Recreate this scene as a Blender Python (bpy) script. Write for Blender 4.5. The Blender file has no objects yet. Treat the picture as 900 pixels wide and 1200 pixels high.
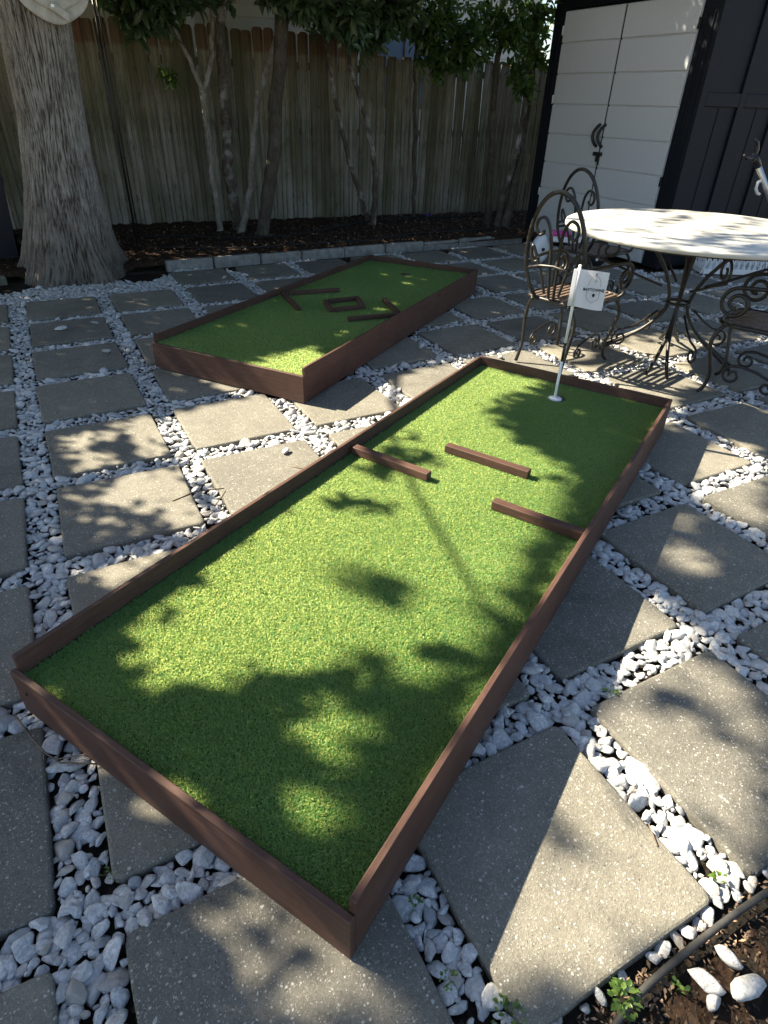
import bpy, bmesh, math, random
import numpy as np
from mathutils import Vector, Matrix

random.seed(7)
rng = np.random.default_rng(11)
PI = math.pi
scene = bpy.context.scene
col = scene.collection

# ------------------------------------------------------------------ camera
CAM_H, PITCH, ROLL, YAW, F_PX = 1.672, 33.7806, 1.8483, 28.7432, 720.374
cy_, sy_ = math.cos(math.radians(YAW)), math.sin(math.radians(YAW))
cp_, sp_ = math.cos(math.radians(PITCH)), math.sin(math.radians(PITCH))
FWD = Vector((sy_ * cp_, cy_ * cp_, -sp_))
RIGHT0 = Vector((cy_, -sy_, 0))
UP0 = RIGHT0.cross(FWD)
cr_, sr_ = math.cos(math.radians(ROLL)), math.sin(math.radians(ROLL))
RIGHT = RIGHT0 * cr_ + UP0 * sr_
UP = UP0 * cr_ - RIGHT0 * sr_
cam_data = bpy.data.cameras.new("camera")
cam_data.sensor_fit = 'VERTICAL'
cam_data.sensor_height = 24.0
cam_data.lens = F_PX / 1200.0 * 24.0
cam_data.clip_start = 0.05
cam_data.clip_end = 500.0
cam = bpy.data.objects.new("camera", cam_data)
m3 = Matrix((RIGHT, UP, -FWD)).transposed()
cam.matrix_world = Matrix.Translation((0, 0, CAM_H)) @ m3.to_4x4()
col.objects.link(cam)
scene.camera = cam

# ------------------------------------------------------------------ light
SUN_EL, SUN_AZ = math.radians(39.4), math.radians(130.7)     # azimuth measured from +x towards +y
SUN = Vector((math.cos(SUN_AZ) * math.cos(SUN_EL), math.sin(SUN_AZ) * math.cos(SUN_EL), math.sin(SUN_EL)))
world = bpy.data.worlds.new("World")
scene.world = world
world.use_nodes = True
wn = world.node_tree
wn.nodes.clear()
sky = wn.nodes.new("ShaderNodeTexSky")
sky.sky_type = 'NISHITA'
sky.sun_disc = False
sky.sun_elevation = SUN_EL
sky.sun_rotation = math.atan2(SUN.x, SUN.y)
bgn = wn.nodes.new("ShaderNodeBackground")
bgn.inputs[1].default_value = 0.053
won = wn.nodes.new("ShaderNodeOutputWorld")
wn.links.new(sky.outputs[0], bgn.inputs[0])
wn.links.new(bgn.outputs[0], won.inputs[0])
sun_d = bpy.data.lights.new("sun", 'SUN')
sun_d.energy = 5.0
sun_d.angle = math.radians(0.55)
sun_d.color = (1.0, 0.90, 0.70)
sun_o = bpy.data.objects.new("sun", sun_d)
sun_o.rotation_euler = SUN.to_track_quat('Z', 'Y').to_euler()
col.objects.link(sun_o)
scene.view_settings.view_transform = 'Standard'
scene.view_settings.look = 'None'
scene.view_settings.exposure = 2.18
scene.view_settings.gamma = 1.0
scene.render.engine = 'CYCLES'
scene.cycles.max_bounces = 8

# ------------------------------------------------------------------ helpers
CAMP = np.array([0, 0, CAM_H])
RN, UN, FN = np.array(RIGHT), np.array(UP), np.array(FWD)

def px(P):
    """pixels (900 x 1200 frame) and depth of world points, used to know what is in view"""
    P = np.atleast_2d(P) - CAMP
    d = P @ FN
    dd = np.where(np.abs(d) < 1e-6, 1e-6, d)
    return 450 + F_PX * (P @ RN) / dd, 600 - F_PX * (P @ UN) / dd, d

def link(o, parent=None):
    col.objects.link(o)
    if parent is not None:
        o.parent = parent
    return o

def tag(o, label=None, cat=None, group=None, kind=None):
    if label: o["label"] = label
    if cat: o["category"] = cat
    if group: o["group"] = group
    if kind: o["kind"] = kind
    return o

def empty(name, loc=(0, 0, 0), rz=0.0, parent=None):
    o = bpy.data.objects.new(name, None)
    o.empty_display_size = 0.1
    o.location = loc
    o.rotation_euler = (0, 0, rz)
    return link(o, parent)

def copy_tree(o, parent=None):
    c = o.copy()
    link(c)
    c.parent = parent
    for ch in [x for x in bpy.data.objects if x.parent == o]:
        copy_tree(ch, c)
    return c

class MB:
    """collects shapes, then links them as one mesh object"""
    def __init__(s):
        s.v, s.f, s.smooth = [], [], []
    def add(s, verts, faces, smooth=False):
        n = len(s.v)
        s.v += [tuple(v) for v in verts]
        s.f += [tuple(i + n for i in f) for f in faces]
        s.smooth += [smooth] * len(faces)
        return s
    def box(s, size, loc=(0, 0, 0), rot=None, b=0.003):
        """box with chamfered edges"""
        hx, hy, hz = [max(q / 2, 1e-4) for q in size]
        b = min(b, hx * .45, hy * .45, hz * .45)
        V, idx = [], {}
        for ax in range(3):
            for sx in (-1, 1):
                for sy in (-1, 1):
                    for sz in (-1, 1):
                        q = [sx * (hx - b), sy * (hy - b), sz * (hz - b)]
                        q[ax] = (sx, sy, sz)[ax] * (hx, hy, hz)[ax]
                        idx[(ax, sx, sy, sz)] = len(V)
                        V.append(Vector(q))
        F = []
        for ax in range(3):
            o1, o2 = (ax + 1) % 3, (ax + 2) % 3
            for sg in (-1, 1):
                ring = []
                for a, c in ((-1, -1), (1, -1), (1, 1), (-1, 1)):
                    k = [0, 0, 0]; k[ax] = sg; k[o1] = a; k[o2] = c
                    ring.append(idx[(ax, *k)])
                F.append(ring if sg > 0 else ring[::-1])
        for ax in range(3):
            o1, o2 = (ax + 1) % 3, (ax + 2) % 3
            for a in (-1, 1):
                for c in (-1, 1):
                    q = []
                    for e in (-1, 1):
                        k = [0, 0, 0]; k[ax] = e; k[o1] = a; k[o2] = c
                        q.append((idx[(o1, *k)], idx[(o2, *k)]))
                    r = [q[0][0], q[1][0], q[1][1], q[0][1]]
                    F.append(r if a * c > 0 else r[::-1])
        for sx in (-1, 1):
            for sy in (-1, 1):
                for sz in (-1, 1):
                    t = [idx[(0, sx, sy, sz)], idx[(1, sx, sy, sz)], idx[(2, sx, sy, sz)]]
                    F.append(t if sx * sy * sz > 0 else t[::-1])
        M = rot.to_3x3() if rot is not None else Matrix.Identity(3)
        L = Vector(loc)
        return s.add([M @ v + L for v in V], F)
    def tube(s, pts, r, n=8, caps=True, flat=None):
        pts = [Vector(p) for p in pts]
        N = len(pts)
        rs = [r] * N if not hasattr(r, '__len__') else list(r)
        V, F = [], []
        prev = None
        for i, p in enumerate(pts):
            t = (pts[min(i + 1, N - 1)] - pts[max(i - 1, 0)])
            if t.length < 1e-9: t = Vector((0, 0, 1))
            t.normalize()
            if prev is None:
                a = Vector((0, 0, 1)) if abs(t.z) < .9 else Vector((1, 0, 0))
                u = t.cross(a).normalized()
            else:
                u = (prev - t * prev.dot(t))
                u = u.normalized() if u.length > 1e-6 else t.orthogonal().normalized()
            prev = u
            w = t.cross(u)
            for k in range(n):
                an = 2 * PI * k / n
                V.append(p + (u * math.cos(an) + w * math.sin(an)) * rs[i])
        for i in range(N - 1):
            for k in range(n):
                k2 = (k + 1) % n
                F.append((i * n + k, i * n + k2, (i + 1) * n + k2, (i + 1) * n + k))
        if caps:
            F.append(tuple(range(n))[::-1])
            F.append(tuple((N - 1) * n + k for k in range(n)))
        return s.add(V, F, True)
    def lathe(s, prof, n=32, loc=(0, 0, 0), closed=False):
        V, F = [], []
        for (r, z) in prof:
            for k in range(n):
                an = 2 * PI * k / n
                V.append((loc[0] + r * math.cos(an), loc[1] + r * math.sin(an), loc[2] + z))
        for i in range(len(prof) - 1):
            for k in range(n):
                k2 = (k + 1) % n
                F.append((i * n + k, i * n + k2, (i + 1) * n + k2, (i + 1) * n + k))
        if prof[0][0] > 1e-4 and not closed: F.append(tuple(range(n))[::-1])
        if prof[-1][0] > 1e-4 and not closed: F.append(tuple((len(prof) - 1) * n + k for k in range(n)))
        return s.add(V, F, True)
    def mesh(s, name):
        me = bpy.data.meshes.new(name)
        me.from_pydata(s.v, [], s.f)
        me.polygons.foreach_set("use_smooth", s.smooth)
        me.update()
        return me
    def build(s, name, mat, parent=None):
        me = s.mesh(name)
        me.materials.append(mat)
        return link(bpy.data.objects.new(name, me), parent)

def np_mesh(name, V, F, mat, attr=None, smooth=False):
    """mesh from arrays: V (n,3), F (m,k) of one polygon size, attr: per-vertex float 'tone'"""
    me = bpy.data.meshes.new(name)
    V = np.ascontiguousarray(V, dtype=np.float32); F = np.ascontiguousarray(F, dtype=np.int32)
    m, k = F.shape
    me.vertices.add(len(V)); me.vertices.foreach_set("co", V.ravel())
    me.loops.add(m * k); me.loops.foreach_set("vertex_index", F.ravel())
    me.polygons.add(m)
    me.polygons.foreach_set("loop_start", np.arange(0, m * k, k, dtype=np.int32))
    me.polygons.foreach_set("loop_total", np.full(m, k, dtype=np.int32))
    if smooth: me.polygons.foreach_set("use_smooth", np.ones(m, dtype=bool))
    if attr is not None:
        a = me.attributes.new("tone", 'FLOAT', 'POINT')
        a.data.foreach_set("value", np.ascontiguousarray(attr, dtype=np.float32))
    me.update(calc_edges=True)
    me.materials.append(mat)
    return me

# ------------------------------------------------------------------ materials
class NT:
    def __init__(s, name, rough=0.7, spec=0.3, metal=0.0):
        s.m = bpy.data.materials.new(name); s.m.use_nodes = True
        s.t = s.m.node_tree
        s.b = s.t.nodes["Principled BSDF"]
        s.out = s.t.nodes["Material Output"]
        s.b.inputs["Roughness"].default_value = rough
        s.b.inputs["Specular IOR Level"].default_value = spec
        s.b.inputs["Metallic"].default_value = metal
    def n(s, typ, **kw):
        o = s.t.nodes.new(typ)
        for k, v in kw.items():
            if hasattr(o, k): setattr(o, k, v)
        return o
    def l(s, a, b): s.t.links.new(a, b)
    def coord(s, kind="Object", scale=(1, 1, 1)):
        if kind == "World":
            src = s.n("ShaderNodeNewGeometry").outputs["Position"]
        else:
            src = s.n("ShaderNodeTexCoord").outputs[kind]
        mp = s.n("ShaderNodeMapping"); mp.inputs["Scale"].default_value = scale
        s.l(src, mp.inputs[0])
        return mp.outputs[0]
    def noise(s, co, scale=5, detail=5, rough=.6, dist=0.0):
        o = s.n("ShaderNodeTexNoise")
        o.inputs["Scale"].default_value = scale; o.inputs["Detail"].default_value = detail
        o.inputs["Roughness"].default_value = rough; o.inputs["Distortion"].default_value = dist
        s.l(co, o.inputs["Vector"])
        return o.outputs["Fac"]
    def voro(s, co, scale=50, feat='F1', out="Distance"):
        o = s.n("ShaderNodeTexVoronoi"); o.feature = feat
        o.inputs["Scale"].default_value = scale
        s.l(co, o.inputs["Vector"])
        return o.outputs[out]
    def ramp(s, fac, stops, interp='LINEAR'):
        o = s.n("ShaderNodeValToRGB"); o.color_ramp.interpolation = interp
        e = o.color_ramp.elements
        while len(e) < len(stops): e.new(0.5)
        for el, (p, c) in zip(e, stops):
            el.position = p
            el.color = (c, c, c, 1) if not hasattr(c, '__len__') else (*c, 1)
        s.l(fac, o.inputs[0])
        return o.outputs[0]
    def mix(s, fac, a, b, blend='MIX'):
        o = s.n("ShaderNodeMix"); o.data_type = 'RGBA'; o.blend_type = blend
        for sock, v in ((o.inputs[0], fac), (o.inputs[6], a), (o.inputs[7], b)):
            if hasattr(v, 'is_linked') or hasattr(v, 'links'): s.l(v, sock)
            elif hasattr(v, '__len__'): sock.default_value = (*v, 1)
            else: sock.default_value = v
        return o.outputs[2]
    def math(s, op, a, b=0.5):
        o = s.n("ShaderNodeMath"); o.operation = op
        for sock, v in ((o.inputs[0], a), (o.inputs[1], b)):
            if hasattr(v, 'links'): s.l(v, sock)
            else: sock.default_value = v
        return o.outputs[0]
    def color(s, c):
        if hasattr(c, 'links'): s.l(c, s.b.inputs["Base Color"])
        else: s.b.inputs["Base Color"].default_value = (*c, 1)
        return s
    def roughn(s, c): s.l(c, s.b.inputs["Roughness"]); return s
    def bump(s, h, strength=.3, dist=.01):
        o = s.n("ShaderNodeBump"); o.inputs["Strength"].default_value = strength
        o.inputs["Distance"].default_value = dist
        s.l(h, o.inputs["Height"]); s.l(o.outputs[0], s.b.inputs["Normal"])
        return s
    def rnd(s): return s.n("ShaderNodeObjectInfo").outputs["Random"]
    def attr(s, name="tone"):
        o = s.n("ShaderNodeAttribute"); o.attribute_name = name
        return o.outputs["Fac"]
    def translucent(s, colr, fac):
        t = s.n("ShaderNodeBsdfTranslucent")
        if hasattr(colr, 'links'): s.l(colr, t.inputs[0])
        else: t.inputs[0].default_value = (*colr, 1)
        mx = s.n("ShaderNodeMixShader"); mx.inputs[0].default_value = fac
        s.l(s.b.outputs[0], mx.inputs[1]); s.l(t.outputs[0], mx.inputs[2]); s.l(mx.outputs[0], s.out.inputs[0])
        return s

M = {}

def make_paver():
    k = NT("aggregate_concrete", .88, .2)
    co = k.coord("World")
    big = k.noise(co, 2.6, 6, .68)
    mid = k.noise(co, 19, 6, .72)
    fine = k.noise(co, 120, 5, .75)
    grit = k.noise(co, 420, 3, .7)
    base = k.mix(k.ramp(big, [(.3, 0), (.7, 1)]), (.150, .143, .124), (.243, .230, .198))
    base = k.mix(k.ramp(mid, [(.40, 0), (.66, .55)]), base, (.105, .097, .080))
    base = k.mix(k.ramp(fine, [(.42, .0), (.64, .6)]), base, (.285, .265, .222))
    base = k.mix(k.ramp(grit, [(.46, .0), (.62, .55)]), base, (.085, .080, .070))
    base = k.mix(1.0, base, k.ramp(k.rnd(), [(0, (.80, .80, .80)), (.5, (1.0, .99, .96)), (1, (1.16, 1.13, 1.06))]), 'MULTIPLY')
    wob = k.n("ShaderNodeMix"); wob.data_type = 'VECTOR'; wob.inputs[0].default_value = .012
    nz = k.n("ShaderNodeTexNoise"); nz.inputs["Scale"].default_value = 60; k.l(co, nz.inputs["Vector"])
    k.l(co, wob.inputs[4]); k.l(nz.outputs["Color"], wob.inputs[5])
    cw = wob.outputs[1]
    hsum = None
    for sc, th, sel0, colr, amt in ((120, .34, .60, (.52, .50, .45), .8), (62, .26, .78, (.60, .57, .51), .85), (190, .36, .45, (.40, .38, .33), .7), (150, .34, .72, (.055, .05, .045), .6)):
        v = k.n("ShaderNodeTexVoronoi"); v.inputs["Scale"].default_value = sc; k.l(cw, v.inputs["Vector"])
        sep = k.n("ShaderNodeSeparateColor"); k.l(v.outputs["Color"], sep.inputs[0])
        rad = k.math('MULTIPLY', k.math('ADD', sep.outputs[1], .35), th)
        inside = k.math('MULTIPLY', k.math('SUBTRACT', rad, v.outputs["Distance"]), 9.0)
        inside = k.ramp(inside, [(0, 0), (1, 1)])
        sel = k.ramp(sep.outputs[0], [(sel0, 0), (min(1, sel0 + .25), 1)])
        f = k.math('MULTIPLY', k.math('MULTIPLY', inside, sel), amt)
        base = k.mix(f, base, colr)
        hsum = f if hsum is None else k.math('ADD', hsum, f)
    stain = k.ramp(k.noise(co, 1.3, 7, .7, .8), [(.50, 0), (.70, .6)])
    base = k.mix(stain, base, k.mix(1.0, base, (.52, .52, .50), 'MULTIPLY'))
    k.color(base)
    k.bump(k.math('ADD', k.math('ADD', fine, k.math('MULTIPLY', grit, .5)), k.math('MULTIPLY', hsum, .35)), .7, .006)
    return k.m
M['paver'] = make_paver()

def stone_mat(name, use_attr):
    k = NT(name, .6, .3)
    co = k.coord("World")
    t = k.attr() if use_attr else k.rnd()
    base = k.ramp(t, [(0, (.44, .435, .425)), (.18, (.60, .595, .58)), (.6, (.74, .735, .72)), (.88, (.76, .74, .70)), (1, (.46, .40, .33))])
    vein = k.ramp(k.noise(co, 46, 7, .75, 2.2), [(.44, .0), (.60, .7)])
    base = k.mix(vein, base, (.36, .37, .385))
    fine = k.noise(co, 190, 6, .75)
    base = k.mix(k.ramp(fine, [(.45, 0), (.7, .45)]), base, (.40, .39, .37))
    dirt = k.ramp(k.noise(co, 21, 5, .65), [(.56, 0), (.74, .6)])
    base = k.mix(dirt, base, (.25, .215, .165))
    k.color(base)
    k.bump(k.math('ADD', fine, k.math('MULTIPLY', vein, .6)), .8, .005)
    return k.m
M['marble'] = stone_mat("white_marble_chip", False)
M['marble_bulk'] = stone_mat("white_marble_gravel", True)

def soil_mat(name, a, b, scale=40):
    k = NT(name, .95, .1)
    co = k.coord("World")
    f = k.noise(co, scale, 8, .75)
    c = k.mix(k.ramp(f, [(.3, 0), (.7, 1)]), a, b)
    chips = k.n("ShaderNodeTexVoronoi"); chips.inputs["Scale"].default_value = scale * 1.8; k.l(co, chips.inputs["Vector"])
    c = k.mix(k.ramp(chips.outputs["Color"], [(.86, 0), (.9, .8)]), c, (.16, .11, .07))
    k.color(c)
    k.bump(k.math('ADD', f, k.math('MULTIPLY', chips.outputs["Distance"], .6)), 1.0, .03)
    return k.m
M['soil'] = soil_mat("dark_soil", (.012, .010, .008), (.05, .04, .03))
M['mulch'] = soil_mat("brown_mulch", (.022, .014, .010), (.085, .052, .034), 26)
M['earth'] = soil_mat("plain_earth", (.15, .13, .10), (.25, .22, .175), 8)

def wood(name, a, b, scale, rough=.55, spec=.4, rndamt=.25, extra=None):
    k = NT(name, rough, spec)
    co = k.coord("Object", scale)
    f = k.noise(co, 3.2, 8, .7, .8)
    g = k.noise(co, 11, 6, .7, .3)
    c = k.mix(k.ramp(f, [(.3, 0), (.72, 1)]), a, b)
    c = k.mix(k.ramp(g, [(.5, 0), (.75, .6)]), c, tuple(q * .45 for q in a))
    c = k.mix(1.0, c, k.ramp(k.rnd(), [(0, 1 - rndamt), (1, 1 + rndamt)]), 'MULTIPLY')
    if extra: c = extra(k, c)
    elif name.startswith('stained'):
        wear = k.ramp(k.noise(k.coord('Object'), 6, 6, .7, .5), [(.48, 0), (.68, .55)])
        c = k.mix(wear, c, k.mix(1.0, c, (.62, .60, .58), 'MULTIPLY'))
        sc_ = k.ramp(k.noise(k.coord('Object', tuple(q * 2.2 for q in scale)), 9, 4, .7), [(.66, 0), (.74, .5)])
        c = k.mix(sc_, c, (.20, .125, .095))
    k.color(c)
    k.bump(k.math('ADD', g, k.math('MULTIPLY', f, .5)), .35, .004)
    return k.m
STA, STB = (.060, .031, .0235), (.112, .060, .044)
M['stain_x'] = wood("stained_board_lengthwise", STA, STB, (1.2, 22, 22), .58, .22, .12)
M['stain_y'] = wood("stained_board_crosswise", STA, STB, (22, 1.2, 22), .58, .22, .12)

def fence_extra(k, c):
    z = k.n("ShaderNodeSeparateXYZ"); k.l(k.n("ShaderNodeNewGeometry").outputs["Position"], z.inputs[0])
    # silvered grain, in streaks that differ from board to board
    gn = k.noise(k.coord("Object", (14, 14, .5)), 1.4, 6, .75, .5)
    pb = k.math('MULTIPLY', k.rnd(), .5)
    gf = k.math('ADD', k.math('ADD', k.math('MULTIPLY', z.outputs[2], -.20), k.math('MULTIPLY', gn, 1.0)), pb)
    c = k.mix(k.ramp(gf, [(.34, 0), (.72, .62)]), c, (.275, .275, .250))
    hz = k.math('ADD', z.outputs[2], k.math('MULTIPLY', k.noise(k.coord("World"), 9, 3), .10))
    top = k.ramp(k.math('MULTIPLY', hz, .4), [(.885, 0), (.90, 1)])      # stained top band above 2.2 m
    c = k.mix(k.math('MULTIPLY', top, .75), c, (.16, .07, .038))
    gr = k.ramp(k.noise(k.coord("World", (1, 1, .5)), 1.7, 5, .65), [(.40, 0), (.64, .75)])
    c = k.mix(gr, c, (.095, .098, .048))                                  # algae
    st = k.ramp(k.noise(k.coord("Object", (30, 30, .55)), 1.9, 7, .75, .4), [(.38, .85), (.53, 0)])
    c = k.mix(st, c, (.040, .036, .025))
    kn = k.ramp(k.noise(k.coord("World", (5, 5, 2)), 2.3, 5, .7), [(.56, 0), (.72, .75)])
    return k.mix(kn, c, (.055, .050, .032))
M['fence'] = wood("weathered_fence_board", (.185, .158, .105), (.38, .335, .24), (18, 18, .8), .85, .15, .5, fence_extra)

def simple(name, c, rough=.6, spec=.4, metal=0.0, var=.15, scale=12, bump=.0):
    k = NT(name, rough, spec, metal)
    co = k.coord("Object")
    f = k.noise(co, scale, 5, .65)
    k.color(k.mix(k.ramp(f, [(.3, 0), (.7, 1)]), tuple(q * (1 - var) for q in c), tuple(min(1, q * (1 + var)) for q in c)))
    if bump: k.bump(f, bump, .004)
    return k.m

def iron_mat():
    k = NT("worn_black_iron", .38, .6, .35)
    co = k.coord("Object")
    f = k.noise(co, 38, 6, .7)
    c = k.mix(k.ramp(f, [(.42, 0), (.62, 1)]), (.013, .012, .011), (.035, .029, .024))
    c = k.mix(k.ramp(k.noise(co, 14, 5, .7), [(.6, 0), (.75, .5)]), c, (.060, .047, .037))
    k.color(c)
    k.roughn(k.ramp(f, [(.3, .28), (.7, .55)]))
    k.bump(f, .25, .002)
    return k.m
M['iron'] = iron_mat()
M['iron_sunlit'] = simple("sunlit_rusty_iron", (.15, .105, .08), .5, .4, .1, .35, 30, .2)  # seat slats: sunshine on dark iron put into the colour, with some rust

def table_mat():
    k = NT("pale_stone_table_top", .34, .5)
    co = k.coord("Object")
    f = k.noise(co, 4, 7, .65, .8)
    c = k.mix(k.ramp(f, [(.3, 0), (.7, 1)]), (.46, .445, .40), (.60, .58, .53))
    v = k.voro(co, 120, 'F1', 'Color')
    c = k.mix(k.ramp(v, [(.8, 0), (.86, .35)]), c, (.45, .42, .36))
    k.color(c)
    k.bump(k.noise(co, 60, 5, .7), .12, .002)
    return k.m
M['table'] = table_mat()

def bark_mat(name, a, b, c3, scale, zs=.22):
    k = NT(name, .92, .15)
    co = k.coord("Object", (1, 1, zs))
    f = k.noise(co, scale, 8, .72, 1.0)
    g = k.noise(k.coord("Object"), 5, 5, .6)
    c = k.mix(k.ramp(f, [(.36, 0), (.6, 1)]), a, b)
    c = k.mix(k.ramp(g, [(.5, 0), (.68, .7)]), c, c3)
    k.color(c)
    k.bump(f, .8, .02)
    return k.m
def trunk_mat():
    k = NT("furrowed_grey_bark", .92, .15)
    t = k.attr()
    f = k.noise(k.coord("Object", (1, 1, .28)), 60, 8, .75, .8)
    g = k.noise(k.coord("Object"), 3.2, 6, .65)
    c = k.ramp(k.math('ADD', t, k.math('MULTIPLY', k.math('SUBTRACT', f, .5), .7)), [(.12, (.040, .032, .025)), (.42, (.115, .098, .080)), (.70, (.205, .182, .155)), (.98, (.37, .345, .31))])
    c = k.mix(k.ramp(g, [(.42, 0), (.68, .7)]), c, k.mix(1.0, c, (.58, .56, .52), 'MULTIPLY'))
    k.color(c)
    k.bump(f, .7, .015)
    return k.m
M['bark'] = trunk_mat()
M['lichen_bark'] = bark_mat("thin_bark_with_lichen", (.05, .042, .034), (.12, .10, .08), (.46, .46, .43), 17, .6)
M['pale_bark'] = bark_mat("pale_smooth_bark", (.13, .11, .09), (.26, .24, .20), (.38, .37, .34), 20, .5)
M['dark_bark'] = bark_mat("dark_smooth_bark", (.045, .038, .03), (.10, .085, .066), (.13, .12, .10), 20, .5)

def leaf_mat(name, a, b, tr=.25, rough=.30):
    k = NT(name, rough, .65)
    t = k.attr()
    c = k.ramp(t, [(0, a), (1, b)])
    k.color(c)
    k.translucent(k.mix(1.0, c, (1.6, 1.7, .6), 'MULTIPLY'), tr)
    return k.m
M['leaf'] = leaf_mat("glossy_broad_leaf", (.040, .075, .036), (.12, .18, .085))
M['leaf_light'] = leaf_mat("light_green_leaf", (.050, .10, .030), (.140, .21, .065), .4)
M['crown'] = leaf_mat("shading_crown_leaf", (.025, .045, .015), (.07, .10, .03), .3, .5)
M['weed'] = leaf_mat("weed_leaf", (.06, .12, .02), (.16, .24, .05), .4)
M['crumbs'] = leaf_mat("dark_soil_crumbs", (.022, .016, .011), (.12, .08, .052), .05, .9)
M['litter'] = leaf_mat("dry_leaf_litter", (.07, .042, .025), (.30, .20, .13), .1, .9)

def turf_mat():
    k = NT("artificial_turf_blade", .45, .25)
    t = k.attr()
    k.color(k.ramp(t, [(0, (.034, .13, .052)), (.5, (.080, .225, .085)), (1, (.18, .36, .15))]))
    k.translucent(k.ramp(t, [(0, (.36, .50, .14)), (.5, (.66, .74, .24)), (1, (.88, .90, .44))]), .55)
    return k.m
M['turf'] = turf_mat()
M['turf_base'] = simple("turf_backing", (.09, .17, .05), .9, .1, 0, .3, 200)

def shed_door_mat():
    k = NT("grey_moulded_plastic_door", .5, .35)
    f = k.noise(k.coord("Object", (1, 1.5, 14)), 14, 6, .7)
    k.color(k.mix(k.ramp(f, [(.3, 0), (.7, 1)]), (.60, .615, .64), (.67, .685, .71)))
    k.bump(f, .25, .003)
    return k.m
M['shed_door'] = shed_door_mat()
M['shed_dark'] = simple("charcoal_moulded_plastic", (.0115, .0145, .020), .6, .14, 0, .15, 30, .1)
M['black'] = simple("black_plastic", (.014, .014, .016), .4, .4, 0, .2, 20)
M['navy'] = simple("dark_navy_plastic", (.011, .013, .022), .45, .35, 0, .2, 10)
M['siding'] = simple("cream_siding_paint", (.56, .54, .47), .6, .3, 0, .05, 4)
M['trim_white'] = simple("white_trim_paint", (.72, .73, .74), .5, .4, 0, .05, 4)
M['brown_trim'] = simple("brown_window_trim", (.19, .14, .11), .6, .3)
M['roof'] = simple("asphalt_shingles", (.07, .065, .06), .9, .1, 0, .3, 60, .5)
def glass_mat():
    k = NT("blue_grey_window_glass", .12, .6); k.color((.16, .21, .27)); return k.m
M['glass'] = glass_mat()
M['kerb'] = simple("weathered_concrete_kerb", (.25, .245, .225), .9, .2, 0, .35, 14, .5)
M['white_paint'] = simple("white_gloss_paint", (.78, .78, .76), .35, .5, 0, .04, 8)
M['white_plastic'] = simple("white_plastic", (.72, .72, .73), .4, .4, 0, .05, 8)
M['pink'] = simple("pink_plastic", (.60, .05, .33), .4, .4, 0, .08, 8)
M['purple'] = simple("purple_petal", (.12, .06, .38), .6, .3, 0, .2, 8)
M['silver'] = simple("brushed_aluminium", (.52, .52, .52), .32, .5, .85, .08, 30)
M['ink'] = simple("dark_print", (.02, .02, .025), .8, .1)
M['ink_thin'] = simple("brown_line_print", (.14, .09, .08), .8, .1)
def cloth_mat():
    k = NT("white_flag_nylon", .75, .2)
    w = k.noise(k.coord("Object"), 260, 2)
    k.color(k.mix(w, (.72, .72, .76), (.80, .80, .83)))
    k.translucent((.7, .7, .74), .3)
    return k.m
M['cloth'] = cloth_mat()
M['hose'] = simple("black_drip_hose", (.012, .012, .012), .55, .3)
M['pale_disc'] = simple("weathered_pale_grey_board", (.46, .45, .41), .85, .2, 0, .22, 14, .4)
M['edging'] = simple("worn_black_edging_tube", (.045, .043, .040), .6, .3, 0, .4, 26, .3)
M['twig'] = simple("dry_twig", (.16, .12, .085), .9, .1, 0, .3, 30)
M['rock'] = stone_mat("garden_rock", False)
M['logo'] = simple("grey_label_print", (.16, .17, .20), .7, .2)
M['cup'] = simple("dark_cup_liner", (.10, .075, .05), .7, .2)

# ================================================================== LARGE STRUCTURE
def plane(name, x0, y0, x1, y1, z, mat, kind="structure"):
    o = MB().add([(x0, y0, z), (x1, y0, z), (x1, y1, z), (x0, y1, z)], [(0, 1, 2, 3)]).build(name, mat)
    return tag(o, kind=kind)

plane("ground", -150, -150, 150, 150, -.075, M['earth'])
patio = plane("patio", -3.2, -1.2, 9.4, 7.72, -.036, M['soil'])

# ---- paving slabs (part of the patio)
XP, YP, XS, YS, W = .7443, .7424, -.954, 6.797, .608
BOXES = [(.254, .555, .520, 3.38, 1.278), (1.319, 3.543, .620, 3.327, 1.282)]

def in_box(x, y, bi, m=0.0):
    ox, oy, th, L, Wd = BOXES[bi]
    dx, dy = x - ox, y - oy
    u = dx * math.cos(th) + dy * math.sin(th); v = -dx * math.sin(th) + dy * math.cos(th)
    return -m < u < L + m and -m < v < Wd + m

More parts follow.
